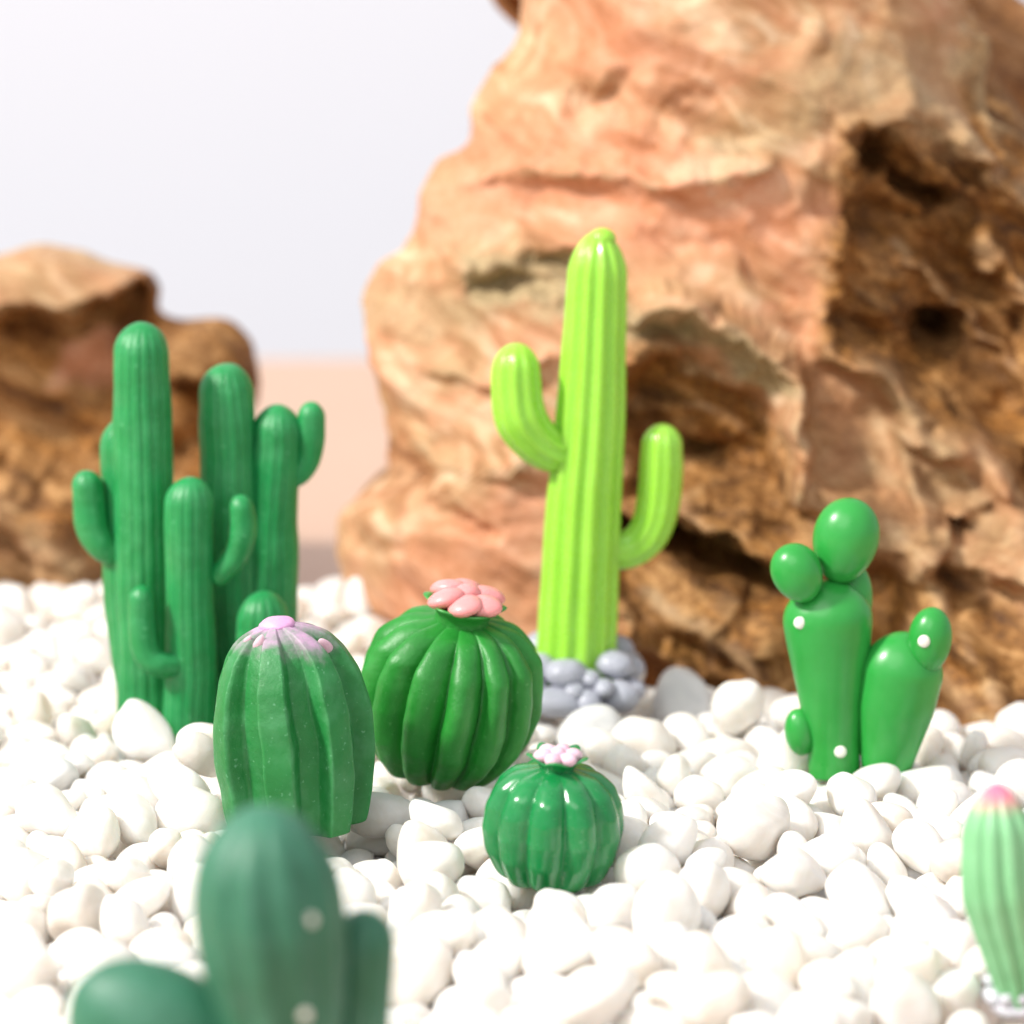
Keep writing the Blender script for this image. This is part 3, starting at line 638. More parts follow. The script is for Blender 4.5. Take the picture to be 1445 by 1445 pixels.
# each pebble: shape, place x y z (hundredths of a cm), turn w x y z and size (hundredths)
PEBBLES = [
(15,-136,3912,-12,11,-30,-42,85,105), (11,99,3677,34,33,17,-28,-88,108), (15,350,4420,28,32,-22,65,-66,91), (5,59,3888,19,1,-30,-72,63,97),
(3,200,4007,32,60,59,4,54,86), (3,489,3765,-12,49,22,-80,-26,86), (15,250,3676,35,38,14,-28,-87,70), (15,-478,4552,5,76,64,-4,4,85),
(11,474,4165,6,85,16,19,-46,103), (15,143,3836,32,92,-21,21,-24,74), (4,338,3853,3,50,46,39,-63,100), (5,391,4274,3,79,-1,22,57,104),
(3,-700,4601,0,14,-20,-97,9,76), (12,376,5130,26,62,25,-64,-38,97), (3,-584,4111,-3,68,43,51,31,87), (3,550,4056,-2,78,-41,-38,26,86),
(5,-612,3841,5,66,-48,-5,58,85), (12,-118,4296,7,20,-8,80,57,79), (12,190,4247,15,2,69,64,-34,90), (3,141,4094,7,8,-61,79,-4,80),
(15,242,3789,35,20,44,-24,84,68), (3,515,4450,6,82,0,44,-36,77), (12,261,4179,9,68,-38,-39,49,86), (1,550,3827,-30,55,46,68,-19,96),
(1,-514,4048,2,18,76,-31,-54,79), (14,587,4385,5,14,-43,-81,-37,81), (2,-49,3716,-4,82,-16,-20,52,108), (5,497,3832,16,2,-33,-30,90,82),
(1,-596,4980,13,85,-27,45,-6,108), (14,-561,4528,7,4,81,-51,-28,89), (12,-602,4461,0,7,66,-32,-68,71), (12,-521,3849,6,2,6,-28,96,85),
(3,219,4322,33,5,-31,52,80,70), (15,217,5051,-14,44,88,0,-18,81), (12,-129,4090,13,0,88,27,39,75), (15,457,4043,-19,50,74,-29,33,73),
(14,-594,3784,-31,10,-58,-46,66,98), (4,-198,4590,-5,99,12,4,3,98), (2,394,3786,15,57,-5,-12,82,78), (5,-675,4274,-5,29,33,-85,-28,98),
(3,356,3576,17,72,5,-43,55,93), (10,378,4090,-1,40,-82,41,5,98), (3,-27,3928,-25,89,26,-36,2,91), (15,303,3721,-10,64,9,-26,72,99),
(11,-81,3950,24,64,72,-26,5,74), (5,207,3734,-2,46,76,-9,-45,94), (11,307,3989,-13,43,-80,41,7,104), (1,581,3972,-15,40,-38,74,39,87),
(13,444,4335,2,22,0,82,53,91), (6,-37,3853,-9,21,-84,44,24,89), (5,-48,4281,-41,13,-34,-73,58,94), (1,-632,4230,10,76,-15,0,63,69),
(15,293,4771,-32,42,80,38,-20,71), (4,-511,4155,4,27,-13,95,7,82), (0,-112,4442,33,10,-98,2,17,85), (12,500,4757,-41,70,23,-12,-67,79),
(15,340,4850,-27,88,26,-8,40,79), (15,414,4605,26,27,-11,95,-12,67), (12,-665,4115,-24,47,-9,-76,-44,79), (3,-13,4072,-27,66,52,-22,-50,87),
(3,-500,4625,25,81,50,7,-29,70), (14,290,5087,-19,5,40,77,50,84), (1,-808,5229,-19,28,-67,42,54,81), (13,200,3889,0,6,-59,48,65,106),
(1,68,4133,-27,5,78,-7,-62,98), (15,436,4900,-4,15,-32,93,-1,84), (3,332,4163,-16,26,-88,36,-19,74), (12,-423,4175,-7,68,-41,48,38,90),
(2,-658,4401,-21,81,48,-22,-25,94), (12,631,4318,8,1,-68,-64,35,77), (8,537,4367,-21,47,40,5,78,90), (7,39,3855,-25,2,22,97,-8,91),
(14,-536,4255,7,64,-56,-4,52,71), (1,-475,4682,65,47,84,12,-24,71), (15,66,3980,4,36,28,-7,89,89), (12,-442,4275,18,48,61,55,31,85),
(7,205,4716,-9,56,68,30,-38,82), (15,407,4514,2,2,80,55,25,80), (11,164,3666,-7,84,-43,-6,-32,93), (1,-223,4209,-24,4,61,-53,-59,97),
(3,-127,4380,-8,74,37,44,-36,80), (13,251,4809,-6,51,39,-47,-61,84), (7,-29,4429,-7,35,-4,-18,-92,104), (4,-645,4041,-18,2,-54,-83,15,77),
(15,-8,4358,-41,67,43,-29,-53,92), (5,181,4963,-32,71,-29,39,51,75), (5,-498,4429,-7,4,-58,44,-69,62), (4,-749,5642,-16,34,22,-86,-30,83),
(3,-954,5779,-3,67,0,-67,32,92), (12,148,5014,-20,16,-40,-10,-90,66), (5,434,3905,-23,94,10,-12,32,99), (14,783,4798,-25,76,40,-30,42,85),
(6,-464,4016,-16,29,-89,-34,6,82), (0,-560,4646,2,18,1,-91,-36,94), (7,-725,5137,-34,69,-38,21,58,92), (0,-763,5465,-20,22,58,-78,-8,93),
(6,637,4612,-8,32,-38,87,-4,87), (6,393,3985,-11,43,-15,-12,-88,94), (11,798,4926,-27,3,96,24,-12,108), (15,426,4123,-50,71,-58,40,1,104),
(15,-943,5906,-1,18,-69,12,-70,90), (15,-576,4017,-32,45,26,-16,-84,78), (15,-866,5711,-29,10,-70,65,27,82), (2,-705,5373,-38,9,36,82,43,92),
(9,-443,3916,-2,5,42,-90,9,89), (3,511,4619,18,57,62,-24,-49,65), (2,673,5008,-20,75,-18,-40,50,81), (12,-40,3622,7,12,-41,-79,44,77),
(11,609,3744,-59,20,3,92,33,76), (6,-290,6060,-12,64,-41,49,43,103), (7,342,5001,-35,82,-50,-11,23,108), (8,-354,6031,-31,38,92,1,6,86),
(2,-869,5589,-29,1,-53,-85,-1,82), (2,-746,4973,-36,96,20,7,-18,98), (12,805,5067,-39,87,31,-12,-36,104), (3,411,3729,-22,51,-10,-34,-78,73),
(13,544,4144,-1,77,56,14,-26,77), (14,176,4372,9,1,-24,32,-92,105), (11,-42,4637,-4,7,79,53,-28,83), (15,657,4695,-23,25,88,19,34,78),
(1,-184,4351,-44,72,1,65,24,75), (2,-802,5150,-32,96,-15,-2,-22,76), (2,-871,5492,-48,31,-38,-33,-81,80), (2,625,4462,3,3,-21,-57,-79,69),
(12,-810,5037,-41,13,-72,68,-2,86), (4,548,4513,11,2,95,-31,9,85), (8,751,5012,-15,56,24,75,-26,70), (13,-836,5995,-25,18,93,27,-16,100),
(11,846,5155,-23,64,29,1,-71,98), (15,-282,5873,-47,25,-37,86,25,93), (0,560,4762,-7,54,12,-17,-82,106), (1,-350,6171,-30,24,32,-68,-61,95),
(12,-663,4947,-20,41,47,77,-14,70), (2,-801,5699,-16,37,49,-54,-57,80), (8,-639,4844,-30,40,-81,-41,9,96), (2,435,3818,-30,18,55,19,79,96),
(11,-834,6041,5,1,8,82,-56,71), (13,22,3675,-22,9,-82,49,29,101), (2,419,5081,-34,21,41,50,73,77), (4,-742,4683,-5,11,-36,25,-89,77),
(1,288,4913,-24,83,25,3,49,83), (1,306,4254,-23,40,-16,-2,-90,98), (7,-909,5654,-24,14,-21,11,96,78), (11,602,3878,8,50,20,-35,-77,78),
(5,-683,4869,-8,7,71,62,-32,62), (5,-807,5427,-57,2,98,-19,-4,103), (12,-104,4232,-18,43,46,-77,-9,72), (13,608,4142,4,20,82,10,53,81),
(3,276,4347,-3,68,58,26,36,70), (3,363,4649,-18,7,-82,-53,19,91), (1,-535,4455,-40,79,11,6,60,85), (14,480,5329,-37,52,-80,-26,15,76),
(3,-612,4565,-33,78,50,7,37,98), (1,726,5202,-39,26,56,-70,-35,79), (12,-902,6079,-13,40,-47,78,-11,65), (3,-319,5789,-42,25,-23,47,81,72),
(2,471,4543,-18,75,-21,17,-60,93), (15,715,5050,-48,10,81,-1,57,70), (10,-681,5248,-34,93,27,9,25,72), (13,-71,4146,-13,15,-79,-52,29,80),
(12,-101,4860,-39,68,9,-34,-64,79), (5,647,4795,-21,26,-96,-3,-8,92), (1,299,3630,-11,34,77,10,-53,85), (5,688,4857,-51,32,-74,44,39,86),
(15,385,4741,-14,47,-82,22,-25,79), (1,748,4852,-38,23,-77,-31,51,69), (3,448,5384,-50,3,-8,22,-97,75), (14,558,3705,-26,10,71,63,30,68),
(9,-571,4303,-19,1,29,-93,-20,102), (14,404,4384,-10,64,-10,-73,23,69), (13,-212,4710,-24,10,90,34,-25,90), (6,-665,4776,-30,80,42,-18,-40,79),
(12,-805,5789,-26,1,45,71,54,87), (15,-547,4847,-14,33,12,14,-92,72), (7,-471,4088,-25,67,-15,-21,70,81), (8,-121,3827,-54,64,-34,19,-66,96),
(6,178,4516,1,55,-33,-76,13,83), (15,-745,4387,-10,40,-88,15,19,81), (2,-769,4588,-52,87,-45,8,18,108), (0,207,4588,-6,92,-22,14,-30,92),
(13,270,4279,14,26,87,38,14,72), (3,704,4582,-7,24,-90,-31,19,81), (13,-190,4295,-33,20,-14,-91,33,70), (11,-900,5845,-12,30,72,62,-5,77),
(2,-638,4192,-31,74,-38,14,54,82), (7,-209,4843,-49,71,-16,6,69,95), (10,-145,4537,-34,20,24,-78,54,100), (8,-239,4553,-70,2,-87,-48,-11,76),
(4,270,4623,-23,80,0,9,60,68), (2,247,4998,-47,26,-30,24,-88,77), (15,-203,4946,-71,11,30,-64,-70,92), (7,594,4665,-23,38,23,-8,89,64),
(6,36,5129,-37,12,-36,90,-23,94), (10,-693,4732,-35,20,26,49,-80,90), (13,685,4922,-50,8,-58,41,70,91), (14,-789,5951,-12,77,-48,-18,38,67),
(11,-575,4221,-25,88,-7,41,-21,86), (0,492,3971,-22,15,-69,56,44,75), (4,231,4076,-12,23,45,83,-25,91), (15,86,3790,-9,38,-91,-11,-11,74),
(7,-165,3691,-23,9,36,46,-81,87), (13,-596,4786,-32,27,-6,87,42,102), (5,-738,5333,-64,10,-55,-54,63,78), (1,-798,5526,-62,46,80,-34,-17,105),
(4,251,5447,-68,63,74,-21,-11,83), (5,520,3903,-5,79,33,-5,-52,90), (5,-434,6022,-14,75,-58,6,-31,86), (15,-776,4754,-35,55,-75,26,-26,85),
(5,54,3732,-21,22,25,-86,39,64), (5,-696,5054,-29,66,6,-21,-72,67), (12,-207,4096,-23,2,97,18,14,92), (3,142,4906,-64,96,6,24,-9,88),
(8,-790,5599,-36,9,13,-6,98,79), (1,600,4340,-52,1,-60,77,-23,90), (3,808,5205,-67,81,46,4,-36,77), (4,-867,5291,-20,60,4,30,74,58),
(3,-811,5352,-55,98,-1,-14,-14,65), (14,269,4562,-46,17,-86,14,-46,79), (4,-435,3974,-25,71,-58,19,35,69), (2,188,3809,-25,86,26,-4,44,81),
(3,-669,3982,-45,79,48,17,-34,76), (15,498,4681,-38,3,-1,-100,3,92), (12,-108,4027,-13,10,-80,8,-59,80), (13,-73,3862,-42,25,-73,49,-41,74),
(15,-876,5247,-60,0,22,57,79,80), (7,-163,4896,-19,46,-47,50,-56,100), (11,316,4395,-34,36,-92,-6,17,75), (5,-562,3897,-28,21,-94,4,-25,65),
(2,-37,4532,-17,17,-13,32,-92,72), (0,-915,6000,-26,45,-9,16,-87,86), (15,-414,3840,-11,40,82,-32,26,64), (5,-770,5863,-27,76,55,-9,35,65),
(12,271,3830,4,48,-80,36,-2,58), (13,-504,4951,-24,45,75,-17,45,94), (12,-416,6299,-72,11,5,-75,65,87), (12,236,4512,-8,14,-70,-54,44,72),
(15,356,4929,-42,16,-92,12,-34,74), (13,322,4093,-24,30,-7,-88,35,80), (3,-653,3900,-91,94,-1,29,-18,97), (3,627,4942,-49,15,52,-84,-3,69),
(0,-207,4651,-63,95,4,11,28,106), (10,-861,5830,-26,7,-73,-55,-40,77), (12,-303,4595,-57,7,-36,-54,-75,104), (12,9,3790,-45,50,43,72,20,81),
(3,-914,6184,-34,28,-12,93,-19,89), (5,-587,4400,-44,79,-43,41,-17,73), (10,766,4980,-32,22,19,-23,-93,72), (15,271,3882,-34,57,-51,-64,10,88),
(2,-711,5602,-55,72,37,28,50,76), (4,-204,4408,-40,93,-2,-14,-33,65), (5,347,5298,-66,52,68,48,-20,74), (1,-262,4378,-34,10,37,80,-45,76),
(12,223,4929,-66,38,-47,26,75,72), (12,42,5341,-56,84,18,13,-49,83), (12,-508,4222,-33,68,-12,11,72,73), (2,225,5403,-97,29,-84,19,43,88),
(12,-400,4091,-53,44,-36,-53,63,108), (2,-154,4247,-38,12,38,-92,2,68), (5,-404,6104,-52,40,-61,68,3,78), (5,148,4323,-49,15,78,21,-56,79),
(6,-620,4721,-46,4,20,-23,95,89), (6,-691,4531,-38,79,30,43,32,73), (6,-593,4908,-34,95,26,17,3,78), (3,584,4198,-26,38,-50,34,-70,67),
(11,67,4057,-13,58,54,-10,60,83), (11,559,4266,-37,60,74,3,-31,80), (3,275,4702,-60,58,-20,20,76,78), (0,593,4418,-35,11,-43,88,16,94),
(4,-618,3941,-33,91,27,15,27,81), (1,-106,4460,-33,75,64,3,17,106), (10,12,5068,-17,58,72,31,25,83), (12,332,5112,-60,43,-17,0,89,92),
(6,-142,4910,-82,7,79,-57,22,83), (7,42,4939,-33,58,17,44,66,101), (2,-491,4296,-31,67,55,-29,-40,74), (7,35,3613,8,26,87,41,5,79),
(7,-71,3985,-16,68,62,-21,33,76), (11,-731,4893,-29,15,-70,69,15,88), (3,119,5155,-52,12,45,65,60,85), (13,-144,4687,-42,52,-10,66,54,77),
(7,-741,4647,-46,16,-3,49,86,81), (0,137,4255,-37,5,-95,28,16,92), (12,222,4775,-52,58,-36,-60,41,75), (5,-462,4755,56,30,92,18,-13,97),
(7,13,4217,-61,46,-40,44,-65,80), (2,352,4470,-50,85,-22,-17,-44,87), (1,-383,5951,-54,13,-52,-83,-15,84), (1,-473,4498,-30,36,16,64,66,67),
(5,-531,3659,-22,5,95,32,-1,108), (4,341,5218,-65,16,-84,-51,-2,103), (8,-596,4667,-31,93,11,34,7,99), (0,-284,5710,-66,32,52,17,-77,77),
(1,584,3908,-84,91,14,-20,32,97), (2,475,4377,-9,33,-21,-92,-8,76), (15,438,4343,-67,4,94,31,8,90), (5,344,5479,-63,37,85,-28,-25,85),
(3,-502,3761,-17,53,-67,-52,-2,101), (0,-274,4679,-63,95,10,-22,20,71), (3,-165,4571,-78,19,-78,60,-1,60), (0,750,4986,-76,53,23,-1,-82,91),
(4,-682,5302,-78,34,-65,-33,59,80), (5,333,4709,-44,64,-42,-65,-3,58), (15,123,3878,-37,0,8,76,64,79), (10,502,4085,-30,8,67,-26,-68,72),
(3,-1015,6228,-51,41,0,-45,80,84), (2,-689,5209,-68,54,-44,44,-57,64), (14,-798,4938,-58,40,30,33,80,72), (12,-254,4669,-110,69,0,-13,71,76),
(14,445,4622,-24,16,23,68,68,69), (15,-378,6426,-95,12,-89,19,-39,91), (7,542,4927,-40,39,-11,71,-58,94), (15,-792,6168,-23,8,-35,-14,92,82),
(8,387,5171,-51,94,-6,-32,-2,97), (1,526,5286,-29,58,80,12,-9,91), (10,-438,4397,3,29,57,-69,-35,79), (14,261,4427,-25,67,42,18,59,95),
(15,-281,6010,-89,16,-27,-60,-74,101), (13,377,4352,-36,29,88,-34,-12,77), (5,408,5253,-57,1,-46,-46,75,66), (4,-819,4885,-57,14,-46,-52,70,81),
(14,-766,5252,-61,66,-54,-46,24,70), (6,245,5567,-74,1,-98,16,8,74), (0,110,4181,-29,12,23,96,13,98), (7,-540,3847,-70,87,-34,34,12,92),
(6,492,4303,-27,21,-21,25,-92,98), (7,64,5061,-46,32,28,-86,-27,81), (5,145,3932,3,4,6,-95,31,82), (7,218,5510,-63,82,-44,22,27,83),
(3,-395,4681,-16,10,33,-70,-63,104), (7,-405,4015,-14,50,-15,80,28,69), (5,-11,5000,-72,52,-38,-23,-73,81), (14,-744,5803,-63,33,-54,-78,-4,83),
(1,93,4827,-15,88,40,-25,10,79), (6,-925,5605,-66,42,61,35,58,84), (4,260,4206,-63,29,-6,-22,93,88), (2,-887,5166,-39,84,-18,27,-43,95),
(9,618,4265,-31,45,-65,-19,58,76), (3,-11,4933,-98,77,59,26,-2,95), (4,458,5176,-53,4,42,90,-13,89), (3,-84,3761,-58,85,14,48,16,64),
(2,-106,3948,-80,78,-14,7,-60,84), (0,473,5343,-105,67,59,37,-26,100), (8,-755,4311,-36,96,14,0,-22,93), (9,-609,3870,-52,28,-26,-92,-2,81),
(10,620,4096,-30,30,49,12,-81,85), (12,-885,5933,-53,76,-7,-2,64,79), (1,152,4693,-39,74,33,4,-58,74), (5,406,4247,-59,49,1,87,-9,71),
(12,-328,6099,-83,23,-39,-33,-83,103), (10,368,3786,-39,91,-8,36,-20,108), (3,-801,5642,-85,27,-92,-17,-23,86), (1,192,5569,-30,27,20,31,-89,84),
(2,-942,5711,-45,44,2,-50,-75,74), (7,80,5434,-76,47,-21,-23,82,84), (4,-568,4734,-15,87,47,15,-1,77), (10,-617,4087,-57,87,-2,-38,-31,69),
(4,744,4738,-31,86,-7,-3,50,84), (14,-704,4235,-61,5,-94,31,9,90), (6,-212,4597,-111,46,71,47,24,103), (9,-9,5058,-65,16,61,66,-41,86),
(4,-129,4156,-20,83,-24,41,-29,79), (0,59,5200,-80,6,-17,8,98,87), (13,-835,5883,-30,68,5,-11,-73,91), (4,-831,6097,-8,38,-52,9,-76,69),
(9,-875,6118,-33,30,-62,-49,-54,77), (3,-678,5494,-55,14,22,-35,-90,88), (2,-786,5191,-74,4,-20,-74,64,83), (6,-876,5097,-23,15,-97,11,16,85),
(14,-466,4391,-46,54,9,-80,25,74), (3,767,5297,-101,86,-2,-30,-40,88), (12,136,4409,-55,21,24,-28,-90,107), (10,61,5273,-71,88,26,16,35,81),
(5,-39,4452,-92,52,-16,-36,-76,99), (7,-592,4464,-69,78,-12,24,-57,83), (12,328,4741,-102,63,-28,68,26,81), (3,-148,4484,-98,46,30,-9,83,90),
(10,259,4829,-60,28,35,8,89,93), (8,-242,5028,-30,74,9,-36,-56,108), (1,155,3735,-39,41,79,-7,-46,73), (6,-731,5221,-79,46,-9,83,-30,81),
(15,-171,4811,-97,32,76,-34,46,72), (11,-143,3756,-67,9,-79,-29,-52,80), (7,-676,4675,-46,10,90,-38,17,70), (1,-660,4300,-110,30,15,51,79,95),
(3,475,4997,-20,44,-85,-7,-28,104), (12,-49,4844,-78,72,32,-61,6,88), (9,117,5049,-60,8,-54,84,0,74), (4,282,5517,-56,63,9,-5,-77,67),
(13,332,4538,-38,18,-35,44,81,97), (2,686,5095,-60,70,44,-2,56,76), (13,138,4985,-75,68,36,54,34,83), (9,-250,4483,-63,27,-35,-89,10,77),
(4,-903,5441,-69,18,-43,10,-88,87), (3,-836,6275,-54,82,56,8,-5,70), (9,-973,6116,-20,58,-65,-4,-48,74), (6,17,4126,-49,10,63,53,-55,79),
(14,-112,4849,-84,23,74,-64,-2,62), (9,-108,4936,-62,35,18,26,88,80), (15,-129,5014,-105,8,50,-85,-14,87), (0,-640,4168,-81,40,-51,-63,42,73),
(4,550,4505,-52,43,19,-12,-87,95), (14,-238,5599,-52,28,3,56,-78,106), (14,168,5372,-83,66,45,-59,-11,63), (1,-53,4521,-74,93,30,20,-2,84),
(4,3,5157,-89,93,18,28,-19,64), (11,745,4909,-71,71,-63,17,-27,71), (11,-244,4740,-65,76,21,-25,57,87), (3,195,4164,-42,85,6,11,-51,96),
(6,207,5498,-108,18,-14,-47,-85,96), (6,-453,4810,-28,44,44,-6,78,72), (15,576,4888,-83,67,-12,-66,-32,76), (0,-605,5841,-18,13,-42,-86,-24,94),
(15,-134,5563,-54,24,19,82,48,88), (10,-637,5674,-66,4,57,-82,1,92), (0,133,5441,-61,10,-55,-36,74,84), (3,-965,5465,-25,39,-61,-63,27,89),
(12,-657,5428,-15,68,21,-46,52,84), (15,-494,5587,4,43,-27,29,81,78), (12,-74,5470,-49,55,-25,21,-77,66), (6,264,5102,-72,44,-75,-38,31,76),
(12,-896,5365,-104,24,32,-2,-91,89), (5,-183,5863,-71,26,-1,-78,-57,108), (12,843,4977,-108,91,-13,-4,39,81), (15,-634,5261,-92,17,-59,51,-61,88),
(8,90,5445,-123,80,10,-10,-58,94), (3,-590,5849,-79,29,-58,53,-55,68), (13,-445,5269,-116,43,36,79,25,89), (14,-666,5811,-72,40,28,-39,-78,102),
(3,-1052,5933,-67,2,-70,0,71,86), (2,-750,6369,-72,50,-13,40,-76,86), (15,-124,5784,-94,98,16,-13,-1,108), (12,-600,6385,-99,24,-95,-18,-7,108),
(3,729,4314,-103,36,-37,46,-72,92), (13,875,4800,-115,50,52,64,25,88), (2,-858,4799,-110,10,54,82,-16,98), (10,775,4282,-47,3,-8,47,88,82),
(6,-863,4732,-121,81,-3,-20,-55,73), (12,-368,3984,-59,16,17,-33,-92,84), (9,402,4486,-57,81,22,-38,-39,75), (5,694,4365,-66,95,-17,3,28,77),
(14,-838,4606,-122,96,-10,-4,-27,60), (14,-174,4407,-81,14,55,74,38,77), (2,-328,4478,-55,56,25,16,77,78), (11,339,4152,-76,84,38,-13,-36,73),
(11,828,4728,-118,38,-91,-8,13,83), (11,-870,4853,-75,58,81,3,-7,74), (10,-192,4693,-117,58,72,-32,-19,97), (3,35,4693,-39,17,87,-23,-41,61),
(13,714,4195,-67,45,61,19,-62,76), (7,742,4227,-50,37,16,19,89,64), (2,-862,4794,-48,1,-54,-81,-24,88), (11,-398,4687,-114,36,-13,-24,89,83),
(9,-423,4512,-45,33,20,91,14,103), (0,901,4955,-109,79,26,53,14,88), (3,-850,5078,-85,82,35,29,34,74), (11,78,4981,-91,23,-86,-41,16,80),
(0,912,5070,-74,59,12,35,71,74), (11,135,5489,-113,48,81,28,-21,71), (4,387,4874,-77,89,-9,-19,-40,77), (14,-923,5195,-96,69,-8,30,65,106),
(12,-1063,6008,-49,76,-42,22,44,76), (8,-447,6521,-128,98,13,-3,15,70), (3,-907,5035,-111,54,-52,-41,52,68), (15,-393,6035,-96,41,-35,-4,-84,90),
(15,-433,4598,-79,66,64,-25,29,108), (3,-319,4685,-109,46,26,-23,-81,70), (1,-20,4698,-71,65,57,47,-18,80), (12,444,4615,-93,80,56,4,-18,108),
(6,814,4475,-117,38,19,-34,-84,88), (3,685,4288,-30,0,93,-25,28,83), (7,-442,4448,-21,18,89,14,39,75), (4,-258,4143,-70,73,26,24,-58,91),
(3,-7,4606,-56,16,52,-78,-33,96), (8,659,4446,-39,27,88,31,-26,62), (5,-840,4583,-78,20,73,-63,-18,70), (5,794,4377,-65,24,-45,67,54,76),
(5,-270,4260,-65,13,-18,-87,43,86), (13,856,4899,-119,8,-11,-98,14,89), (3,-879,4961,-63,28,74,60,-12,102), (15,846,4757,-49,74,35,-32,-48,92),
(11,797,4472,-71,4,96,-26,5,80), (4,-832,4658,-52,0,42,-90,14,91), (14,-624,4662,-65,26,60,-76,-8,62), (7,-523,4569,-56,27,-12,-30,91,82),
(13,45,4643,-16,33,47,-20,-79,71), (15,849,5117,-100,53,-42,-46,58,79), (5,905,5038,-113,72,-25,14,-63,82), (2,-907,5113,-119,99,-8,10,-8,74),
(15,430,4818,-44,81,-2,-35,-47,61), (14,-65,4988,-89,49,-62,21,57,88), (9,71,4904,-81,21,48,-84,-13,90), (5,626,5021,-72,57,24,27,-74,98),
(14,393,5425,-74,7,89,3,45,78), (1,-1014,5706,-36,23,-43,80,-35,83), (13,-697,5860,-62,26,58,-73,-26,76), (8,-751,5572,-80,63,30,13,70,86),
(14,-519,5730,-2,34,72,-61,-2,88), (15,252,5305,-99,74,-23,62,-11,68), (0,386,5344,-65,46,-65,-13,-59,91), (12,-625,5985,-55,9,86,-18,48,84),
(8,-240,5821,-35,49,-26,81,-20,71), (1,-1081,6065,-11,31,-55,-22,74,76), (15,158,5546,-111,95,-23,-3,22,72), (12,-52,5199,-52,5,89,-36,-26,73),
(10,-656,6306,-72,61,52,-17,57,75), (12,-579,6497,-94,84,45,28,-10,108), (8,-446,6480,-116,5,14,-28,95,89), (15,-578,6307,-55,22,21,83,-47,80),
(12,-466,6406,-105,19,-93,15,26,84), (3,-354,3735,-35,55,-35,-70,-28,80), (12,37,4379,-103,27,29,72,57,77), (3,-754,4310,-104,3,35,-93,12,93),
(7,-526,4191,-95,71,-32,42,47,90), (2,-492,4142,-63,20,21,-82,-49,96), (1,-343,4155,-42,7,-56,21,80,85), (11,-312,3888,-43,19,-13,87,-43,86),
(4,-540,3947,-39,48,23,34,-78,78), (4,-400,3921,-44,47,5,41,78,72), (11,787,4327,-51,1,10,-92,-36,66), (10,-549,4519,-62,12,-47,34,-81,87),
(11,-676,4337,-45,8,39,-49,78,77), (6,65,4346,-58,8,86,50,6,80), (5,70,4263,-82,21,95,-24,-7,68), (3,656,4619,-61,31,-63,-58,40,82),
(2,-409,4365,-38,32,24,-92,-4,80), (2,-102,4404,-83,61,10,11,78,76), (10,-119,4548,-110,62,39,24,-64,84), (2,720,4466,-56,28,38,-62,63,77),
(1,611,5152,-45,10,-86,48,12,97), (11,-915,5088,-64,21,60,77,-1,85), (2,-648,4907,-76,54,17,-43,-70,101), (5,-449,5069,-55,42,6,41,81,84),
(5,-81,5033,-55,11,54,-81,17,83), (8,459,4873,-67,87,23,-32,-29,108), (8,873,4856,-67,13,-68,70,-16,108), (12,-279,4942,-31,55,-68,-10,-48,83),
(5,9,5195,-40,65,-33,14,-67,80), (8,119,4839,-60,89,35,-24,-18,88), (15,-337,5190,-53,12,-92,-36,-10,94), (9,475,5275,-69,30,3,-8,-95,90),
(4,613,5315,-56,79,-44,-5,43,84), (8,893,5208,-86,25,-3,50,83,79), (14,484,5094,-35,4,40,90,18,75), (2,592,5230,-67,94,12,-1,33,81),
(8,-258,5944,-60,65,70,12,-27,108), (15,-223,5455,-37,71,39,-24,-54,95), (4,-1014,5860,-23,73,-19,-24,61,108), (4,-879,5629,-74,3,-74,67,-6,79),
(15,-936,5517,-100,46,31,51,66,86), (0,-756,5716,-57,6,75,-46,47,99), (0,-437,5313,-83,100,-10,-3,0,74), (12,-267,5267,-43,32,30,51,-74,83),
(8,-354,6356,-79,39,60,-23,66,93), (3,-770,6235,-57,37,-17,82,-41,69), (12,-497,6270,-48,48,60,-17,62,77), (3,-707,5957,-38,86,-13,-8,48,98),
(5,207,4014,-29,72,46,-26,-45,66), (15,-311,4315,-20,20,-40,76,-48,85), (13,-227,4362,-87,13,96,-20,-12,83), (0,-125,4316,-61,93,15,16,-29,90),
(1,344,4329,-69,23,-82,-6,52,88), (3,662,4152,-37,67,-14,45,58,89), (2,-789,4357,-63,43,-12,-75,-50,75), (1,-740,4161,-47,66,43,42,46,73),
(13,-530,4079,-43,15,69,23,66,70), (0,-274,4029,-31,15,15,10,-97,81), (12,-86,4179,-69,29,31,49,-76,70), (5,573,4624,-41,35,39,-79,32,79),
(2,747,4578,-76,16,2,3,99,99), (14,-855,4717,-67,24,77,-36,47,74), (2,689,4419,-62,39,-72,-8,-56,62), (8,-667,4611,-70,28,64,-66,-27,105),
(12,736,4342,-17,69,16,-71,5,62), (12,-816,4510,-62,47,-48,21,71,85), (4,-661,4484,-40,4,-1,98,-19,74), (8,-73,4359,-56,19,-85,-28,40,75),
(4,-434,4949,10,88,1,-19,43,88), (6,85,4986,-40,19,-52,-72,41,93), (0,808,4875,-68,4,-52,38,-76,87), (7,884,4929,-42,50,24,67,49,84),
(4,-310,4880,-64,48,-78,-19,-34,96), (8,-391,4871,-33,20,-2,-77,-61,101), (0,214,4869,-62,42,47,-75,20,71), (8,104,4733,-38,62,37,-23,65,87),
(0,826,4663,-107,28,-84,-45,-9,108), (5,-498,6523,-100,30,63,-31,64,76), (11,179,5094,-48,46,10,6,-88,78), (2,304,5046,-76,23,85,-43,-21,82),
(0,-273,5077,10,1,-96,19,-23,108), (6,24,4826,-59,27,2,-6,-96,100), (14,486,4931,-61,57,-27,-72,-28,63), (7,681,5229,-67,33,-62,66,27,76),
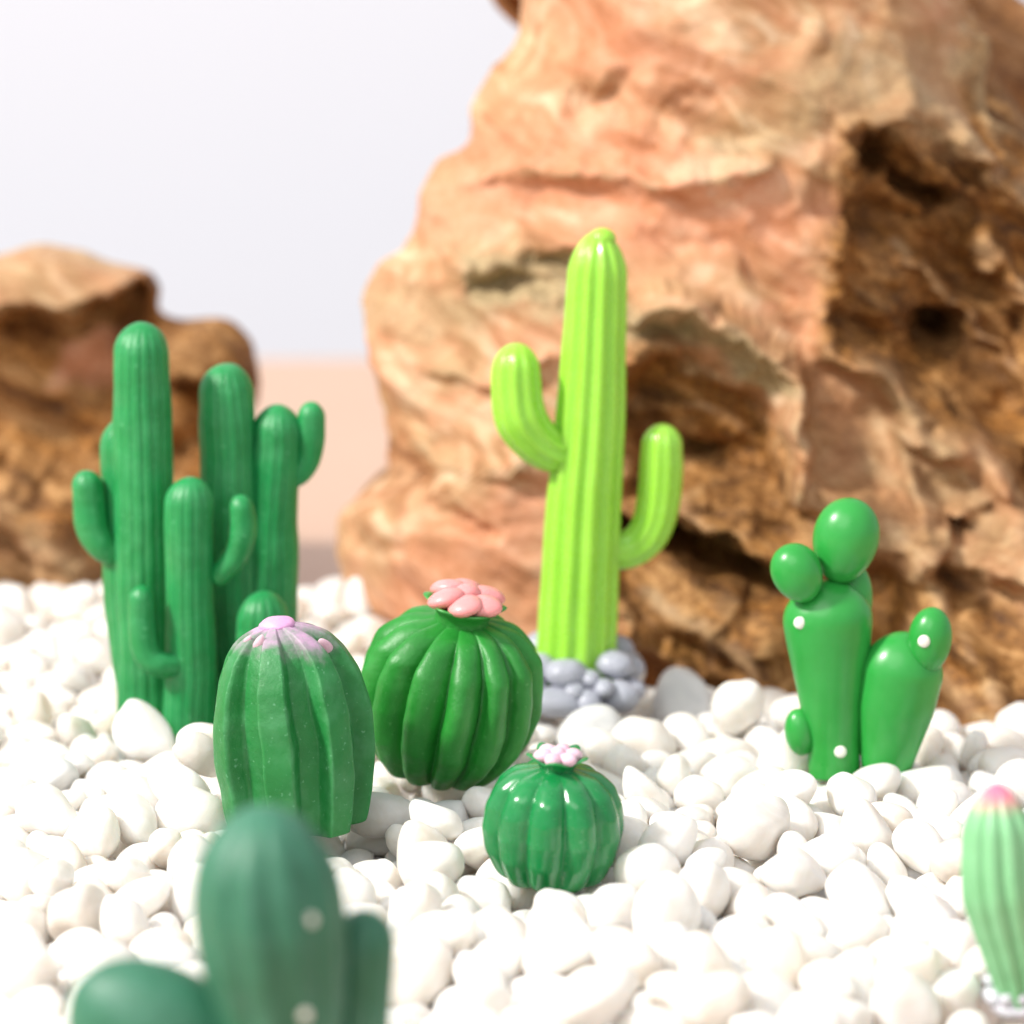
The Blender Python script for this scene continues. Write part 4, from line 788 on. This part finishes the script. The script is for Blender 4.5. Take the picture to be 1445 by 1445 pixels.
(8,-773,5142,-88,56,60,-36,44,79), (5,153,5516,-60,88,34,1,32,68), (7,-974,5634,-43,20,-55,-77,-28,80), (3,-822,5738,-80,98,-19,-3,-3,62),
(9,-699,5700,-80,17,52,-79,27,92), (5,-139,5451,-45,6,59,50,-62,99), (6,-288,5334,-65,4,-30,89,-34,108), (12,-210,5354,-20,19,56,79,-14,81),
(13,-493,6085,-47,0,71,66,-25,94), (2,-696,6271,-59,57,54,-59,-19,100), (6,-442,6221,-73,23,-60,76,1,83), (11,-739,6044,-58,39,40,-82,-11,98),
(12,-627,5938,10,87,42,22,-12,85), (1,-609,6125,-19,49,60,-58,-24,79), (13,0,5739,-24,52,74,29,31,71), (2,-49,5561,-24,68,-72,3,-12,73),
(14,-1028,5941,21,77,16,26,56,93), (12,-191,4015,-34,55,80,6,22,90), (0,-785,4253,-51,64,-15,73,-15,84), (11,-412,4245,-38,30,58,-72,24,69),
(9,-360,4229,-35,30,-52,66,-45,85), (10,-142,4097,-53,15,-83,-52,14,97), (2,-64,4120,-62,98,0,-6,17,81), (0,347,4030,-37,53,-82,24,-4,89),
(11,-279,3962,-31,41,-11,-70,-57,88), (8,750,4410,-47,86,-20,-1,47,97), (11,-318,4659,-53,68,-6,59,44,73), (10,-737,4429,-66,73,66,16,-8,103),
(13,-284,4083,1,54,54,-62,19,86), (6,-221,4294,-66,46,-87,16,4,72), (5,236,4270,-34,75,-55,14,-33,72), (8,657,4382,-36,91,-36,-19,-7,74),
(7,658,4223,-36,35,-94,0,-4,75), (11,-387,4301,-16,53,57,-8,-62,82), (4,-358,4940,-36,84,-30,20,-40,92), (9,396,4772,-75,39,13,90,-14,82),
(7,782,4740,-70,54,-56,31,-54,77), (13,815,4533,-22,41,49,8,76,108), (0,-289,4736,-39,88,34,-24,22,76), (13,101,4779,-62,18,21,22,-94,104),
(0,88,4677,-28,78,15,58,-18,73), (15,736,4518,-35,39,-90,14,-13,67), (13,-682,6514,-109,23,2,12,-97,108), (3,182,5267,-96,67,58,-4,47,92),
(5,921,5140,-109,12,71,65,24,101), (0,525,5191,-55,7,21,93,30,88), (4,-477,4873,-26,84,7,25,-47,77), (9,-362,5071,-27,54,-83,-13,-1,96),
(1,-269,4845,-24,36,26,-48,-76,72), (10,-72,4946,-42,68,71,-11,-15,79), (2,831,4833,-40,57,-8,80,16,58), (11,-38,5331,-41,5,39,-67,-63,77),
(13,-77,5365,-15,36,-3,-72,60,64), (15,-952,5362,-55,88,17,-30,-32,70), (6,649,5278,-61,69,32,-64,-12,68), (7,708,5284,-51,49,79,-35,9,80),
(9,-812,5284,-72,41,-5,-90,13,98), (2,-616,5325,-48,84,44,-20,23,88), (10,-284,5442,-28,43,-42,-72,-35,73), (12,-42,5117,-56,29,71,6,64,69),
(12,-182,5789,-31,38,-28,56,-69,77), (3,-163,5699,-31,74,-37,-47,30,90), (0,-1004,6028,-17,57,52,49,40,95), (7,-769,6097,-47,15,-70,1,70,87),
(5,-603,6049,-30,51,-55,-12,65,69), (8,-231,5706,-84,69,-17,-46,54,108), (5,-98,5638,-60,34,-30,-24,86,93), (1,32,5741,-66,63,41,-57,-33,75),
(8,-641,5884,-40,33,-5,11,-93,89), (6,-657,5739,-57,22,-38,74,-52,69), (5,-631,5626,-26,34,72,60,8,79), (10,-949,5561,-34,87,9,16,-45,94),
(8,-478,6202,-42,66,-4,-15,-73,80), (1,-577,5947,-39,15,-23,86,43,58), (1,-717,6160,-48,4,88,42,23,100), (12,749,4825,-102,97,-10,-15,14,93),
(14,-864,4900,-117,13,7,-99,6,88), (12,-776,4997,-107,47,-67,45,-36,90), (0,833,4593,-101,64,54,-55,8,89), (2,818,4542,-98,18,41,31,-84,88),
(0,-328,4081,-29,32,74,-56,20,66), (10,-351,3941,-18,25,26,-88,-31,84), (11,-224,3945,-44,66,-44,16,59,74), (12,-346,3812,-21,35,23,-90,-16,75),
(12,-296,3855,11,62,-60,50,6,71), (3,-92,4689,-93,58,29,14,-75,92), (7,-830,4531,-126,78,-21,20,-55,69), (7,-850,4661,-110,6,-61,-64,47,74),
(11,-802,4429,-95,71,25,55,37,108), (12,-241,4422,-98,53,43,-56,47,72), (3,682,4422,7,64,-19,5,-74,69), (8,-777,4461,-43,56,-11,-63,-53,84),
(14,-357,4379,-6,61,-74,21,22,87), (12,9,4499,22,80,-5,-23,-56,72), (9,93,4313,-79,10,-85,31,-42,84), (8,648,4193,11,84,-32,-28,-34,93),
(9,-302,4213,-40,25,-8,-95,18,79), (9,212,4668,-42,40,60,-68,14,98), (6,778,4580,-19,57,50,14,63,72), (10,-515,4764,-20,80,45,0,-40,94),
(1,-277,4685,-7,35,-29,-6,89,78), (12,130,4632,-18,52,-23,-21,79,81), (13,152,4555,-6,95,-12,12,26,70), (15,111,4504,28,75,16,8,-63,66),
(15,802,4437,-6,41,51,61,44,77), (6,-518,5184,-92,62,-7,-9,77,74), (11,-47,5013,-6,61,16,-14,-77,89), (14,-368,5022,-37,32,-12,-48,-81,73),
(11,-42,5085,-11,25,-30,90,18,79), (13,928,5188,-33,43,82,23,29,108), (3,-887,5033,-5,86,36,-17,-31,82), (15,-368,4803,-16,1,-13,-41,90,74),
(14,-280,5390,-43,31,8,-92,-20,79), (11,-107,5335,-48,68,71,-13,7,76), (5,-3,5301,-11,2,97,-3,-22,75), (3,639,5229,-16,29,4,-26,-92,68),
(9,714,5339,-84,82,-53,-18,10,81), (2,-319,4988,8,4,29,-93,-20,86), (4,-75,5273,-43,62,6,60,-50,82), (13,-12,5281,-73,30,79,47,-27,108),
(2,-729,6008,8,3,33,-88,34,73), (8,-557,6015,-36,24,93,-1,27,79), (12,-520,5904,-7,68,-39,57,-25,108), (6,-682,6079,-29,0,-53,84,-9,100),
(0,-548,6088,-18,23,-93,-14,-24,82), (14,-545,6185,-28,78,49,-16,-35,87),
]
QUARTZ = [
(5,-98,4596,-33,66,-11,-62,42,101, 'grey translucent pebble in front of the large round pink-flowered cactus'),
(4,131,5091,-3,0,-90,-41,-14,113, 'grey translucent pebble just below the grey stones of the lime saguaro'),
(5,-738,4823,-14,7,1,100,3,101, 'grey translucent pebble near the left edge, level with the foot of the lilac-topped cactus'),
(3,300,5367,-45,60,44,19,-64,108, 'dull grey pebble against the foot of the huge rock, right of the saguaro'),
]
from mathutils import Quaternion
SHAPES = [pebble_shape(k) for k in range(16)]; PM = []
for k, (V, F) in enumerate(SHAPES):
    me = bpy.data.meshes.new('pebble'); me.from_pydata([tuple(v) for v in V], [], F); me.update()
    me.polygons.foreach_set('use_smooth', [True] * len(me.polygons)); me.materials.append(M['pebble']); PM.append(me)
def placing(r): return Matrix.LocRotScale(Vector(r[1:4]) / 100, Quaternion([c / 100 for c in r[4:8]]).normalized(), Vector((r[8] / 100,) * 3))
GROUP = 'smooth white pebbles of the gravel bed'
for r in PEBBLES[:300]:                                       # those that show largest, ordered so in the list
    o = bpy.data.objects.new('pebble', PM[r[0]]); COL.objects.link(o); o.matrix_world = placing(r)
    tag(o, 'smooth white pebble lying on top of the gravel bed', 'pebble', GROUP)
gv = []; gf = []; off = 0
for r in PEBBLES[300:]:
    V, F = SHAPES[r[0]]; m = np.array(placing(r)); gv.append(V @ m[:3, :3].T + m[:3, 3]); gf.append(np.array(F) + off); off += len(V)
FILL = [pebble_shape(k, 2) for k in range(6)]; rs = random.Random(12)
for i in range(620):                                      # lowest layer of the bed, on the table
    y = rs.uniform(31, 63); x = rs.uniform(-1, 1) * (.167 * y + .6); V, F = FILL[i % 6]
    if y > 54.5 and x > -2.5: continue
    m = np.array(Matrix.Rotation(rs.uniform(0, 6.28), 3, 'Z') @ Matrix.Rotation(rs.uniform(-.4, .4), 3, 'X')) * rs.uniform(.65, 1.0)
    gv.append(V @ m.T + np.array([x, y, rs.uniform(-1.1, -.62)])); gf.append(np.array(F) + off); off += len(V)
g = mesh_obj('gravel', np.concatenate(gv), np.concatenate(gf), M['pebble'])
tag(g, 'small white pebbles filling the gaps of the gravel bed', 'gravel', kind='stuff')
for r in QUARTZ:                                          # the few grey, glassy ones
    V, F = pebble_shape(r[0]); o = mesh_obj('quartz_pebble', V, F, M['quartz']); o.matrix_world = placing(r); tag(o, r[9], 'pebble')
